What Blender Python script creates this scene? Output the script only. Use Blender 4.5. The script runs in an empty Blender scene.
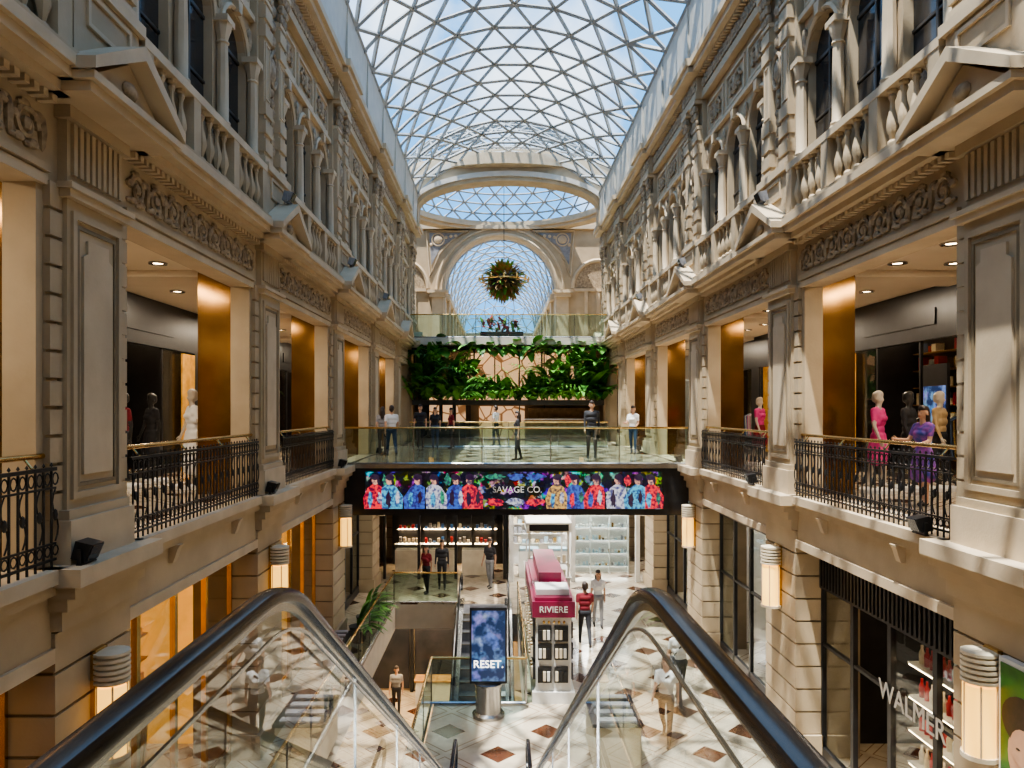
import bpy, bmesh, math, random
import numpy as np
from mathutils import Vector, Matrix
random.seed(7)
PI=math.pi
scene=bpy.context.scene
COL=scene.collection
# ------------------------------------------------------------------ materials
def mat(name,col,rough=0.6,metal=0.0,col2=None,nscale=3.0,bump=None,emit=0.0,ecol=None,coat=0.0,enoise=False):
    m=bpy.data.materials.new(name); m.use_nodes=True
    nt=m.node_tree; b=nt.nodes['Principled BSDF']
    b.inputs['Base Color'].default_value=(*col,1); b.inputs['Roughness'].default_value=rough
    b.inputs['Metallic'].default_value=metal
    if coat: b.inputs['Coat Weight'].default_value=coat
    tc=nt.nodes.new('ShaderNodeTexCoord')
    if col2 is not None:
        n=nt.nodes.new('ShaderNodeTexNoise'); n.inputs['Scale'].default_value=nscale; n.inputs['Detail'].default_value=6
        nt.links.new(tc.outputs['Object'],n.inputs['Vector'])
        r=nt.nodes.new('ShaderNodeValToRGB'); r.color_ramp.elements[0].position=.35; r.color_ramp.elements[1].position=.68
        r.color_ramp.elements[0].color=(*col2,1); r.color_ramp.elements[1].color=(*col,1)
        nt.links.new(n.outputs['Fac'],r.inputs['Fac']); nt.links.new(r.outputs['Color'],b.inputs['Emission Color' if enoise else 'Base Color'])
        if enoise: b.inputs['Base Color'].default_value=(.01,.01,.01,1); r.color_ramp.elements[0].position=.40; r.color_ramp.elements[1].position=.58
    if bump:
        n2=nt.nodes.new('ShaderNodeTexNoise'); n2.inputs['Scale'].default_value=bump[0]; n2.inputs['Detail'].default_value=5
        nt.links.new(tc.outputs['Object'],n2.inputs['Vector'])
        bp=nt.nodes.new('ShaderNodeBump'); bp.inputs['Strength'].default_value=bump[1]; bp.inputs['Distance'].default_value=.02
        nt.links.new(n2.outputs['Fac'],bp.inputs['Height']); nt.links.new(bp.outputs['Normal'],b.inputs['Normal'])
    if emit>0:
        if not enoise: b.inputs['Emission Color'].default_value=(*(ecol or col),1)
        b.inputs['Emission Strength'].default_value=emit
    return m
def glass(name,tint=(.93,.97,.95),base=.04,k=.85,rough=0.0):
    m=bpy.data.materials.new(name); m.use_nodes=True; nt=m.node_tree
    for n in list(nt.nodes): nt.nodes.remove(n)
    o=nt.nodes.new('ShaderNodeOutputMaterial'); mx=nt.nodes.new('ShaderNodeMixShader')
    t=nt.nodes.new('ShaderNodeBsdfTransparent'); t.inputs[0].default_value=(*tint,1)
    g=nt.nodes.new('ShaderNodeBsdfGlossy'); g.inputs['Roughness'].default_value=rough; g.inputs['Color'].default_value=(1,1,1,1)
    f=nt.nodes.new('ShaderNodeLayerWeight'); f.inputs['Blend'].default_value=.5
    p=nt.nodes.new('ShaderNodeMath'); p.operation='POWER'; p.inputs[1].default_value=5
    ad=nt.nodes.new('ShaderNodeMath'); ad.operation='MULTIPLY_ADD'; ad.inputs[1].default_value=k; ad.inputs[2].default_value=base; ad.use_clamp=True
    nt.links.new(f.outputs['Facing'],p.inputs[0]); nt.links.new(p.outputs[0],ad.inputs[0]); nt.links.new(ad.outputs[0],mx.inputs[0])
    nt.links.new(t.outputs[0],mx.inputs[1]); nt.links.new(g.outputs[0],mx.inputs[2]); nt.links.new(mx.outputs[0],o.inputs[0])
    return m
M={}
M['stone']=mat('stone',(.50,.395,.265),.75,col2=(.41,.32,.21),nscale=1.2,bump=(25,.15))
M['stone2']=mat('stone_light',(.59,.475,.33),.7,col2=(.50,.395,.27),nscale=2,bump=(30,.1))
M['stone3']=mat('stone_dark',(.26,.20,.125),.8,col2=(.20,.15,.09),nscale=2,bump=(30,.2))  # darker stone tone for pier cores, inner frames and cafe wall
M['relief']=mat('stone_relief',(.48,.375,.25),.7,col2=(.24,.175,.11),nscale=9,bump=(40,.3))
M['bronze']=mat('bronze_mirror',(.27,.15,.05),.14,.8,col2=(.18,.09,.025),nscale=1.5)
M['darkglass']=mat('dark_window',(.02,.022,.026),.12,0,col2=(.035,.035,.04),nscale=2)
M['wframe']=mat('window_frame',(.06,.05,.04),.5,col2=(.04,.035,.03))
M['white']=mat('white_paint',(.74,.73,.70),.5,col2=(.66,.65,.62),nscale=2)
M['steel']=mat('grey_steel',(.34,.35,.35),.5,.0,col2=(.27,.28,.29),nscale=3)
M['beam']=mat('gutter_white',(.56,.53,.47),.5,.0,col2=(.48,.46,.41),nscale=3)
M['black']=mat('black_paint',(.012,.012,.013),.35,col2=(.02,.02,.022),nscale=4)
M['iron']=mat('wrought_iron',(.015,.015,.016),.45,.3,col2=(.03,.03,.03),nscale=8)
M['brass']=mat('brass',(.72,.5,.2),.22,1.0,col2=(.6,.4,.15),nscale=4)
M['chrome']=mat('chrome',(.5,.5,.5),.25,1.0,col2=(.4,.4,.4),nscale=4)
M['rubber']=mat('handrail_rubber',(.006,.006,.007),.22,0,col2=(.01,.01,.011),nscale=5)
M['wood']=mat('wood',(.42,.24,.10),.45,col2=(.26,.14,.05),nscale=5)
M['gold']=mat('gold_wall',(.85,.48,.12),.4,.0,col2=(.6,.3,.06),nscale=4)
M['goldglow']=mat('gold_wall_glow',(.75,.38,.09),.4,.0,col2=(.40,.17,.03),nscale=2,emit=.4,ecol=(1,.46,.08))  # golden shop glow put into the wall as emission, in place of lamps
M['red']=mat('red_item',(.55,.03,.04),.4,col2=(.35,.02,.03)); M['blue']=mat('blue_item',(.05,.18,.5),.4,col2=(.03,.1,.3))
M['ice']=mat('pale_blue_item',(.45,.62,.72),.3,col2=(.35,.5,.6))
M['pink']=mat('pink_item',(.75,.2,.4),.5,col2=(.6,.12,.3)); M['cream']=mat('cream_item',(.75,.66,.5),.5,col2=(.65,.55,.4))
M['ewarm']=mat('warm_lamp',(1,.75,.42),.5,emit=12,ecol=(1,.74,.45),col2=(.9,.7,.4))
M['ewhite']=mat('white_lamp',(1,.95,.88),.5,emit=8,ecol=(1,.93,.84),col2=(.9,.85,.8))
M['etext']=mat('lit_lettering',(.8,.8,.8),.5,emit=1.6,ecol=(1,.97,.92),col2=(.75,.75,.75))
M['eglow']=mat('sconce_glow',(1,.7,.2),.5,emit=1.15,ecol=(1,.52,.09),col2=(.95,.65,.2))
for nm,c in (('e_red',(.85,.04,.05)),('e_cyan',(.08,.42,.6)),('e_denim',(.05,.12,.42)),('e_skin',(.7,.34,.22)),('e_dark',(.03,.02,.04)),('e_yel',(.6,.35,.1)),('e_grn',(.04,.3,.16)),('e_whi',(.5,.5,.55))):
    M[nm]=mat('screen_'+nm,(c[0],c[1],c[2]),.3,emit=.85,col2=(c[0]*.1+.02,c[1]*.15,c[2]*.3+.02),nscale=14,enoise=True)
M['maroon']=mat('maroon',(.22,.01,.05),.35,col2=(.17,.01,.04),nscale=3)
M['gglass']=glass('green_glass',(.60,.78,.70),.14,.8)
M['eglass']=glass('balustrade_glass',(.82,.88,.86),.07,.85)
M['sglass']=glass('shop_glass',(.9,.93,.92),.05,.5)
M['rglass']=glass('roof_glass',(.90,.95,.98),.02,.25)
M['slab']=mat('slab_white',(.62,.57,.49),.5,col2=(.54,.49,.42),nscale=2)
M['ceil']=mat('ceiling_plaster',(.76,.66,.52),.7,col2=(.7,.6,.46),nscale=1)
M['skinA']=mat('skin_a',(.55,.33,.22),.55,col2=(.5,.29,.19),nscale=8); M['hairA']=mat('hair_a',(.02,.014,.01),.5,col2=(.035,.02,.015),nscale=20)
M['hairB']=mat('hair_b',(.14,.07,.03),.5,col2=(.08,.04,.02),nscale=20)
M['cwhite']=mat('cloth_white',(.8,.8,.79),.8,col2=(.7,.7,.7),nscale=6); M['cblack']=mat('cloth_black',(.02,.02,.025),.8,col2=(.03,.03,.035),nscale=6)
M['cblue']=mat('cloth_denim',(.05,.08,.16),.8,col2=(.035,.06,.12),nscale=9); M['cred']=mat('cloth_maroon',(.22,.015,.025),.8,col2=(.16,.01,.02),nscale=6)
M['cgrey']=mat('cloth_grey',(.3,.3,.31),.8,col2=(.22,.22,.24),nscale=6); M['cpink']=mat('cloth_pink',(.7,.06,.25),.7,col2=(.5,.04,.2),nscale=6)
M['cpurple']=mat('cloth_print',(.35,.08,.35),.7,col2=(.04,.06,.3),nscale=9); M['ctan']=mat('cloth_tan',(.5,.36,.2),.8,col2=(.4,.28,.15),nscale=6)
M['mann']=mat('mannequin_body',(.5,.44,.37),.35,col2=(.45,.4,.33),nscale=3); M['mannd']=mat('mannequin_dark',(.03,.03,.03),.3,col2=(.05,.05,.05),nscale=3)
M['leaf']=mat('leaf_green',(.06,.20,.03),.4,col2=(.025,.10,.015),nscale=3); M['leaf2']=mat('leaf_bright',(.20,.46,.07),.4,col2=(.08,.26,.04),nscale=3)
M['leafr']=mat('leaf_bronze',(.36,.12,.05),.5,col2=(.16,.18,.04),nscale=3)
M['soil']=mat('planter_dark',(.05,.045,.04),.7,col2=(.03,.03,.028))
def m_floor():
    m=mat('marble_floor',(.5,.42,.3),.14); nt=m.node_tree; b=nt.nodes['Principled BSDF']
    tc=nt.nodes.new('ShaderNodeTexCoord')
    mp=nt.nodes.new('ShaderNodeMapping'); mp.inputs['Rotation'].default_value=(0,0,PI/4); mp.inputs['Scale'].default_value=(.72,.72,.72)
    nt.links.new(tc.outputs['Object'],mp.inputs[0])
    vo=nt.nodes.new('ShaderNodeTexVoronoi'); vo.voronoi_dimensions='2D'; vo.distance='CHEBYCHEV'; vo.inputs['Randomness'].default_value=0; vo.inputs['Scale'].default_value=1
    nt.links.new(mp.outputs[0],vo.inputs['Vector'])
    rp=nt.nodes.new('ShaderNodeValToRGB'); rp.color_ramp.interpolation='CONSTANT'
    e=rp.color_ramp.elements; e[0].position=0; e[0].color=(.10,.04,.02,1); e[1].position=.17; e[1].color=(.55,.47,.36,1)
    x=e.new(.44); x.color=(.30,.2,.12,1)
    x=e.new(.455); x.color=(.55,.47,.36,1)
    nt.links.new(vo.outputs['Distance'],rp.inputs['Fac'])
    no=nt.nodes.new('ShaderNodeTexNoise'); no.inputs['Scale'].default_value=3; no.inputs['Detail'].default_value=8
    nt.links.new(tc.outputs['Object'],no.inputs['Vector'])
    mx=nt.nodes.new('ShaderNodeMix'); mx.data_type='RGBA'; mx.blend_type='MULTIPLY'; mx.inputs[0].default_value=.6
    nt.links.new(rp.outputs['Color'],mx.inputs[6])
    r2=nt.nodes.new('ShaderNodeValToRGB'); r2.color_ramp.elements[0].position=.3; r2.color_ramp.elements[0].color=(.6,.6,.6,1); r2.color_ramp.elements[1].position=.6
    nt.links.new(no.outputs['Fac'],r2.inputs[0]); nt.links.new(r2.outputs[0],mx.inputs[7])
    nt.links.new(mx.outputs[2],b.inputs['Base Color'])
    return m
M['floor']=m_floor()
def m_screen(name,scale,strength,dark=.45,tint=None):
    m=bpy.data.materials.new(name); m.use_nodes=True; nt=m.node_tree; b=nt.nodes['Principled BSDF']
    tc=nt.nodes.new('ShaderNodeTexCoord'); no=nt.nodes.new('ShaderNodeTexNoise'); no.inputs['Scale'].default_value=scale*.7; no.inputs['Detail'].default_value=5
    nt.links.new(tc.outputs['Object'],no.inputs['Vector'])
    ad=nt.nodes.new('ShaderNodeVectorMath'); ad.operation='ADD'
    nt.links.new(tc.outputs['Object'],ad.inputs[0]); nt.links.new(no.outputs['Color'],ad.inputs[1])
    vo=nt.nodes.new('ShaderNodeTexVoronoi'); vo.inputs['Scale'].default_value=scale; nt.links.new(ad.outputs[0],vo.inputs['Vector'])
    hs=nt.nodes.new('ShaderNodeHueSaturation'); hs.inputs['Saturation'].default_value=1.2; hs.inputs['Value'].default_value=.6
    nt.links.new(vo.outputs['Color'],hs.inputs['Color'])
    n2=nt.nodes.new('ShaderNodeTexNoise'); n2.inputs['Scale'].default_value=scale*1.3; n2.inputs['Detail'].default_value=6
    nt.links.new(tc.outputs['Object'],n2.inputs['Vector'])
    rp=nt.nodes.new('ShaderNodeValToRGB'); rp.color_ramp.elements[0].position=dark; rp.color_ramp.elements[1].position=dark+.14
    rp.color_ramp.elements[0].color=(.015,.02,.04,1); nt.links.new(n2.outputs['Fac'],rp.inputs[0])
    mx=nt.nodes.new('ShaderNodeMix'); mx.data_type='RGBA'; mx.blend_type='MULTIPLY'; mx.inputs[0].default_value=1
    nt.links.new(hs.outputs[0],mx.inputs[6]); nt.links.new(rp.outputs[0],mx.inputs[7])
    out=mx.outputs[2]
    if tint:
        m2=nt.nodes.new('ShaderNodeMix'); m2.data_type='RGBA'; m2.blend_type='MIX'; m2.inputs[0].default_value=.75
        nt.links.new(out,m2.inputs[6]); 
        r3=nt.nodes.new('ShaderNodeValToRGB'); r3.color_ramp.elements[0].position=.45; r3.color_ramp.elements[1].position=.66
        r3.color_ramp.elements[0].color=(tint[0]*.08,tint[1]*.12,tint[2]*.18,1); r3.color_ramp.elements[1].color=(*tint,1)
        nt.links.new(n2.outputs['Fac'],r3.inputs[0]); nt.links.new(r3.outputs[0],m2.inputs[7]); out=m2.outputs[2]
    nt.links.new(out,b.inputs['Emission Color']); b.inputs['Emission Strength'].default_value=strength
    b.inputs['Base Color'].default_value=(.01,.01,.01,1); b.inputs['Roughness'].default_value=.2
    return m
M['screen']=m_screen('advert_screen',4.0,.9,.52)
M['screenb']=m_screen('totem_screen',3,.7,.48,(.2,.34,.7))
def m_mural():
    m=mat('mural_panel',(.5,.3,.16),.6); nt=m.node_tree; b=nt.nodes['Principled BSDF']
    tc=nt.nodes.new('ShaderNodeTexCoord'); vo=nt.nodes.new('ShaderNodeTexVoronoi'); vo.feature='DISTANCE_TO_EDGE'; vo.inputs['Scale'].default_value=1.1
    nt.links.new(tc.outputs['Object'],vo.inputs['Vector'])
    rp=nt.nodes.new('ShaderNodeValToRGB'); rp.color_ramp.elements[0].color=(.2,.09,.035,1); rp.color_ramp.elements[0].position=.02
    rp.color_ramp.elements[1].color=(.72,.44,.24,1); rp.color_ramp.elements[1].position=.05
    nt.links.new(vo.outputs['Distance'],rp.inputs[0]); nt.links.new(rp.outputs[0],b.inputs['Base Color'])
    nt.links.new(rp.outputs[0],b.inputs['Emission Color']); b.inputs['Emission Strength'].default_value=.6  # mural given its own glow so the wall reads as brightly lit
    return m
M['mural']=m_mural()
# ------------------------------------------------------------------ mesh builder
class MB:
    def __init__(s,T=None): s.v=[];s.f=[];s.m=[];s.T=T
    def add(s,vs,fs,m):
        o=len(s.v)
        s.v.extend([s.T(p) for p in vs] if s.T else vs)
        for f in fs: s.f.append([o+i for i in f]); s.m.append(m)
    def box(s,x0,x1,y0,y1,z0,z1,m=0):
        s.add([(x0,y0,z0),(x1,y0,z0),(x1,y1,z0),(x0,y1,z0),(x0,y0,z1),(x1,y0,z1),(x1,y1,z1),(x0,y1,z1)],
              [(0,3,2,1),(4,5,6,7),(0,1,5,4),(1,2,6,5),(2,3,7,6),(3,0,4,7)],m)
    def prism(s,pts,a,b,ax,m=0):
        n=len(pts)
        g={'x':lambda t,p:(t,p[0],p[1]),'y':lambda t,p:(p[0],t,p[1]),'z':lambda t,p:(p[0],p[1],t)}[ax]
        s.add([g(a,p) for p in pts]+[g(b,p) for p in pts],[tuple(range(n))[::-1],tuple(range(n,2*n))]+[(i,(i+1)%n,n+(i+1)%n,n+i) for i in range(n)],m)
    def tube(s,path,r,m=0,n=6,closed=False):
        P=[Vector(p) for p in path]; k=len(P)
        R=r if hasattr(r,'__len__') else [r]*k
        vs=[];up=None
        for i in range(k):
            a=P[(i-1)%k] if (closed or i>0) else P[i]; b=P[(i+1)%k] if (closed or i<k-1) else P[i]
            t=(b-a).normalized() if (b-a).length>1e-9 else Vector((0,0,1))
            if up is None: up=t.orthogonal().normalized()
            up=(up-t*up.dot(t)); up=up.normalized() if up.length>1e-6 else t.orthogonal().normalized()
            sd=t.cross(up)
            for j in range(n):
                an=2*PI*(j+.5)/n; q=P[i]+(up*math.cos(an)+sd*math.sin(an))*R[i]; vs.append(tuple(q))
        fs=[]
        for i in range(k if closed else k-1):
            i2=(i+1)%k
            for j in range(n): fs.append((i*n+j,i*n+(j+1)%n,i2*n+(j+1)%n,i2*n+j))
        if not closed: fs.append(tuple(range(n))[::-1]); fs.append(tuple(range((k-1)*n,k*n)))
        s.add(vs,fs,m)
    def lathe(s,prof,cx,cy,m=0,n=10,z0=0):
        vs=[]
        for r,z in prof:
            for j in range(n): vs.append((cx+r*math.cos(2*PI*j/n),cy+r*math.sin(2*PI*j/n),z0+z))
        k=len(prof); fs=[(i*n+j,i*n+(j+1)%n,(i+1)*n+(j+1)%n,(i+1)*n+j) for i in range(k-1) for j in range(n)]
        fs.append(tuple(range(n))[::-1]); fs.append(tuple(range((k-1)*n,k*n))); s.add(vs,fs,m)
    def ell(s,c,r,m=0,n=8,k=5):
        vs=[(c[0],c[1],c[2]-r[2])]
        for i in range(1,k):
            a=-PI/2+PI*i/k
            for j in range(n):
                b=2*PI*j/n; vs.append((c[0]+r[0]*math.cos(a)*math.cos(b),c[1]+r[1]*math.cos(a)*math.sin(b),c[2]+r[2]*math.sin(a)))
        vs.append((c[0],c[1],c[2]+r[2])); L=len(vs)-1
        fs=[(0,1+(j+1)%n,1+j) for j in range(n)]
        for i in range(k-2):
            for j in range(n): fs.append((1+i*n+j,1+i*n+(j+1)%n,1+(i+1)*n+(j+1)%n,1+(i+1)*n+j))
        b=1+(k-2)*n
        fs+=[(b+j,b+(j+1)%n,L) for j in range(n)]; s.add(vs,fs,m)
    def leaf(s,base,az,el,L,W,m=0,droop=.6):
        d=Vector((math.cos(az)*math.cos(el),math.sin(az)*math.cos(el),math.sin(el)))
        sd=Vector((-math.sin(az),math.cos(az),0)); p=Vector(base); vs=[];n=6
        for i in range(n+1):
            t=i/n; w=W*math.sin(PI*min(1,t*.92+.06))**.8
            vs+= [tuple(p-sd*w+Vector((0,0,.25*w))),tuple(p),tuple(p+sd*w+Vector((0,0,.25*w)))]
            d2=(d+Vector((0,0,-droop*t*1.6))).normalized(); p=p+d2*(L/n)
        fs=[]
        for i in range(n):
            a=i*3; fs+=[(a,a+1,a+4,a+3),(a+1,a+2,a+5,a+4)]
        s.add(vs,fs,m)
    def frond(s,base,az,el,L,m=0,droop=.7,nl=9):
        d=Vector((math.cos(az)*math.cos(el),math.sin(az)*math.cos(el),math.sin(el))); p=Vector(base); pts=[p.copy()]
        for i in range(nl):
            d2=(d+Vector((0,0,-droop*i/nl*1.5))).normalized(); p=p+d2*(L/nl); pts.append(p.copy())
        s.tube([tuple(q) for q in pts],[.014*(1-.8*i/nl) for i in range(nl+1)],m,4)
        for i in range(1,nl+1):
            l=L*.34*math.sin(PI*(i/nl*.8+.15))
            for q in (-1,1): s.leaf(tuple(pts[i]),az+q*1.0,el*.4-.35,l,.035,m,.5)
    def build(s,name,mats,parent=None,smooth=True,recalc=True):
        me=bpy.data.meshes.new(name); me.from_pydata([tuple(p) for p in s.v],[],s.f)
        for k in mats: me.materials.append(M[k])
        me.polygons.foreach_set('material_index',s.m); 
        if recalc:
            bm=bmesh.new(); bm.from_mesh(me); bmesh.ops.recalc_face_normals(bm,faces=bm.faces); bm.to_mesh(me); bm.free()
        if smooth:
            me.polygons.foreach_set('use_smooth',[True]*len(me.polygons)); me.set_sharp_from_angle(angle=math.radians(38))
        me.update(); o=bpy.data.objects.new(name,me); COL.objects.link(o)
        if parent: o.parent=parent
        return o
def empty(name,loc=(0,0,0)):
    e=bpy.data.objects.new(name,None); COL.objects.link(e); e.location=loc; e.empty_display_size=.2; return e
def text(name,body,loc,rot,size,m,parent=None,ext=.005,align='CENTER'):
    c=bpy.data.curves.new(name,'FONT'); c.body=body; c.size=size; c.extrude=ext; c.align_x=align; c.align_y='CENTER'
    c.materials.append(M[m]); o=bpy.data.objects.new(name,c); COL.objects.link(o); o.location=loc; o.rotation_euler=rot
    if parent: o.parent=parent
    return o
F1=-1.56; F0=-6.4; FB=-10.8
XL=-4.4; XR=5.45; XC=(XL+XR)/2
PIERS=[-5.05,1.15,7.35,13.55,19.75,25.95,32.15,36.9]
# ------------------------------------------------------------------ side walls
def scroll(mb,d,yc,zc,R,sg,m,n=5):
    path=[];rr=[]
    for i in range(22):
        t=i/21; r=R*(1-t*.82); a=t*2*PI*1.5
        path.append((d,yc+sg*r*math.cos(a),zc+r*math.sin(a))); rr.append(.036*(1-.45*t))
    mb.tube(path,rr,m,n)
    mb.ell((d,yc,zc),(.05,.07,.07),m,6,4)
    for a in (0.6,1.7,2.9,4.1,5.3):
        mb.ell((d,yc+R*1.05*math.cos(a),zc+R*1.0*math.sin(a)),(.04,.085,.05),m,6,4)
def frieze(mb,d,ya,yb,z0,z1,m):
    h=z1-z0; R=h*.36; n=max(2,int((yb-ya)/(R*2.5))); w=(yb-ya)/n
    for i in range(n):
        yc=ya+(i+.5)*w; sg=1 if i<n/2 else -1
        scroll(mb,d,yc,(z0+z1)/2,R,sg*(1 if i%2 else -1),m)
        mb.ell((d,ya+(i+1)*w-.0,(z0+z1)/2),(.05,.05,h*.36),m,6,4)
        for q,zz in ((-.3,z0+.1),(.3,z1-.1),(.05,z0+.08),(-.1,z1-.08)):
            mb.ell((d-.01,yc+q*w*1.3,zz),(.035,.07,.035),m,6,4)
def arch_panel(mb,d0,d1,y0,y1,z0,z1,yc,r,zs,m,n=10):
    mb.box(d0,d1,y0,yc-r,z0,z1,m); mb.box(d0,d1,yc+r,y1,z0,z1,m)
    for i in range(n):
        a=PI*i/n;b=PI*(i+1)/n
        ya,za=yc-r*math.cos(a),zs+r*math.sin(a); yb,zb=yc-r*math.cos(b),zs+r*math.sin(b)
        mb.prism([(ya,za),(yb,zb),(yb,z1),(ya,z1)],d0,d1,'x',m)
BAL=[(.07,0),(.07,.04),(.035,.08),(.05,.14),(.085,.25),(.075,.34),(.035,.5),(.03,.6),(.055,.66),(.04,.7),(.07,.72),(.07,.76)]
COLP=[(.15,0),(.15,.06),(.12,.1),(.13,.14),(.10,.18),(.098,.9),(.085,1.42),(.11,1.44),(.085,1.48),(.10,1.55),(.145,1.68),(.14,1.70),(.16,1.74)]
def frame(mb,d0,d1,y0,y1,z0,z1,w,m):
    mb.box(d0,d1,y0,y0+w,z0,z1,m);mb.box(d0,d1,y1-w,y1,z0,z1,m);mb.box(d0,d1,y0+w,y1-w,z0,z0+w,m);mb.box(d0,d1,y0+w,y1-w,z1-w,z1,m)
def build_side(name,Xw,s):
    T=lambda p:(Xw+s*p[0],p[1],p[2])
    mb=MB(T); S,L,D,R,B,G,W=0,1,2,3,4,5,6
    for y0 in PIERS:
        y1=y0+1.5; yc=y0+.75
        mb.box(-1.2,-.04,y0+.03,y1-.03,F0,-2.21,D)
        mb.box(-.5,.06,y0-.05,y1+.05,F0,F0+.45,S); z=F0+.47
        while z<-2.25:
            mb.box(-.55,0,y0,y1,z,min(z+.38,-2.205),S); z+=.415
        mb.box(-.5,.33,y0-.14,y1+.14,-1.74,F1,L); mb.box(-.5,.25,y0-.09,y1+.09,-1.86,-1.74,S); mb.box(-.5,.15,y0-.05,y1+.05,-2.0,-1.86,S); mb.box(-.5,.08,y0-.02,y1+.02,-2.2,-2.0,S)
        mb.box(-1.15,-.5,y0+.12,y1-.12,F1,2.55,B)
        mb.box(-.5,-.1,y0,y1,F1,3.1,S)
        for yy in (y0,y1-.2):
            z=-1.1
            while z<2.1:
                mb.box(-.4,-.045,yy-.01,yy+.21,z,z+.25,S); z+=.285
        mb.box(-.1,0,y0+.2,y1-.2,F1,3.1,S)
        mb.box(-.1,.1,y0+.1,y1-.1,F1,-1.12,L); mb.box(-.1,.06,y0+.14,y1-.14,-1.12,-1.02,S)
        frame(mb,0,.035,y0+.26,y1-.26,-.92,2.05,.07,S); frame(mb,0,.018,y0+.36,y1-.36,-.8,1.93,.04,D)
        pts=[(y0+.46,-.68),(y1-.46,-.68),(y1-.46,1.62),(y1-.54,1.66),(y1-.54,1.8),(y0+.54,1.8),(y0+.54,1.66),(y0+.46,1.62)]
        mb.prism(pts,0,.03,'x',L)
        mb.box(-.1,.07,y0+.14,y1-.14,2.17,2.25,L); mb.box(-.1,.11,y0+.1,y1-.1,2.25,2.31,L)
        for i in range(9):
            yy=y0+.26+i*.113; mb.box(0,.04,yy,yy+.065,2.42,2.95,S)
        mb.box(-.1,.07,y0+.14,y1-.14,2.97,3.1,S)
        mb.box(-.1,.45,y0-.18,y1+.18,3.1,3.2,L); mb.box(-.1,.52,y0-.24,y1+.24,3.2,3.28,L)
        mb.prism([(y0-.1,3.28),(y1+.1,3.28),(yc,3.78)],-.1,.36,'x',S)
        for q in (-1,1):
            e=yc+q*1.02
            mb.prism([(e,3.28),(e,3.4),(yc,3.98),(yc,3.82)] if q<0 else [(e,3.4),(e,3.28),(yc,3.82),(yc,3.98)],-.1,.55,'x',L)
        mb.ell((.37,yc,3.48),(.06,.16,.1),R)
        mb.box(-.5,-.02,y0,y1,3.3,9.3,S)
        mb.box(-.1,.14,y0+.08,y1-.08,3.3,4.5,S); mb.box(-.1,.2,y0+.02,y1-.02,4.42,4.56,L); frame(mb,.14,.17,y0+.3,y1-.3,3.98,4.36,.05,L)
        for q in (-.46,.46):
            c=yc+q
            mb.box(-.1,.12,c-.22,c+.22,4.56,4.7,L); mb.box(-.1,.08,c-.19,c+.19,4.7,7.65,S)
            for zz in (4.78,5.12,5.46,6.9,7.24): mb.box(-.1,.12,c-.21,c+.21,zz,zz+.24,S)
            frame(mb,.08,.1,c-.13,c+.13,5.78,6.82,.03,L)
            mb.box(-.1,.12,c-.2,c+.2,7.55,7.62,L)
            for k,(zz,rr) in enumerate(((7.72,.2),(7.9,.22),(8.08,.25))):
                for j in (-1,0,1): mb.ell((.09+.02*k,c+j*.14,zz),(.07+.01*k,.075,.11),R,6,4)
            mb.box(-.1,.2,c-.27,c+.27,8.2,8.295,L)
        mb.ell((.0,yc,6.55),(.11,.17,.27),R); mb.tube([(.05,yc+.21*math.cos(a),6.55+.33*math.sin(a)) for a in np.linspace(0,2*PI,15)[:-1]],.04,R,5,True)
        for zz in np.linspace(5.0,6.1,7): mb.ell((.0,yc+.04*math.sin(zz*9),zz),(.09,.1-.03*abs(zz-5.5),.11),R,6,4)
        for zz in (7.1,7.4,7.7): mb.ell((.02,yc,zz),(.1,.13,.13),R,6,4)
        scroll(mb,.0,yc-.12,6.98,.12,1,R); scroll(mb,.0,yc+.12,6.98,.12,-1,R)
        mb.box(-.5,.18,y0-.03,y1+.03,8.3,8.5,S); mb.box(-.5,.14,y0,y1,8.5,8.9,S); frieze(mb,.15,y0+.1,y1-.1,8.52,8.88,R)
        mb.box(-.5,.42,y0-.12,y1+.12,8.97,9.12,L); mb.box(-.5,.5,y0-.18,y1+.18,9.12,9.31,L)
    for k in range(len(PIERS)-1):
        ya=PIERS[k]+1.5; yb=PIERS[k+1]; Lb=yb-ya
        mb.box(-.5,-.04,ya,yb,-2.5,-1.565,S); mb.box(-.49,.12,ya,yb,-1.7,F1,L); mb.box(-.49,.06,ya,yb,-1.82,-1.7,S); mb.box(-.49,.0,ya,yb,-2.52,-2.37,L)
        for j in range(2):
            c=ya+Lb*(j+.5)/2
            mb.prism([(-.04,-2.06),(.02,-2.06),(.05,-1.98),(.08,-1.88),(.12,-1.82),(-.04,-1.82)],c-.06,c+.06,'y',L)
        mb.box(-.5,-.1,ya,yb,2.25,3.3,S); mb.box(-.45,-.07,ya,yb,2.235,2.34,L); mb.box(-.49,-.04,ya,yb,2.36,2.43,S)
        for (jy0,jy1) in ((ya,ya+.12),(yb-.12,yb)): mb.box(-.45,-.12,jy0,jy1,F1,2.235,S)
        frieze(mb,-.08,ya+.08,yb-.08,2.46,2.98,R)
        nd=int(Lb/.14)
        for j in range(nd): mb.box(-.1,.06,ya+j*Lb/nd,ya+j*Lb/nd+.075,3.02,3.095,L)
        mb.box(-.1,.16,ya,yb,3.1,3.2,L); mb.box(-.1,.3,ya,yb,3.2,3.3,L); mb.box(-.1,.36,ya,yb,3.3,3.42,L); mb.box(-.49,.28,ya,yb,3.42,3.52,S)
        n=max(1,int(round(Lb/1.57))); w=Lb/n; r=min(.6,w*.4)
        mb.box(-.5,-.30,ya,yb,3.53,7.3,G)
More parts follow.
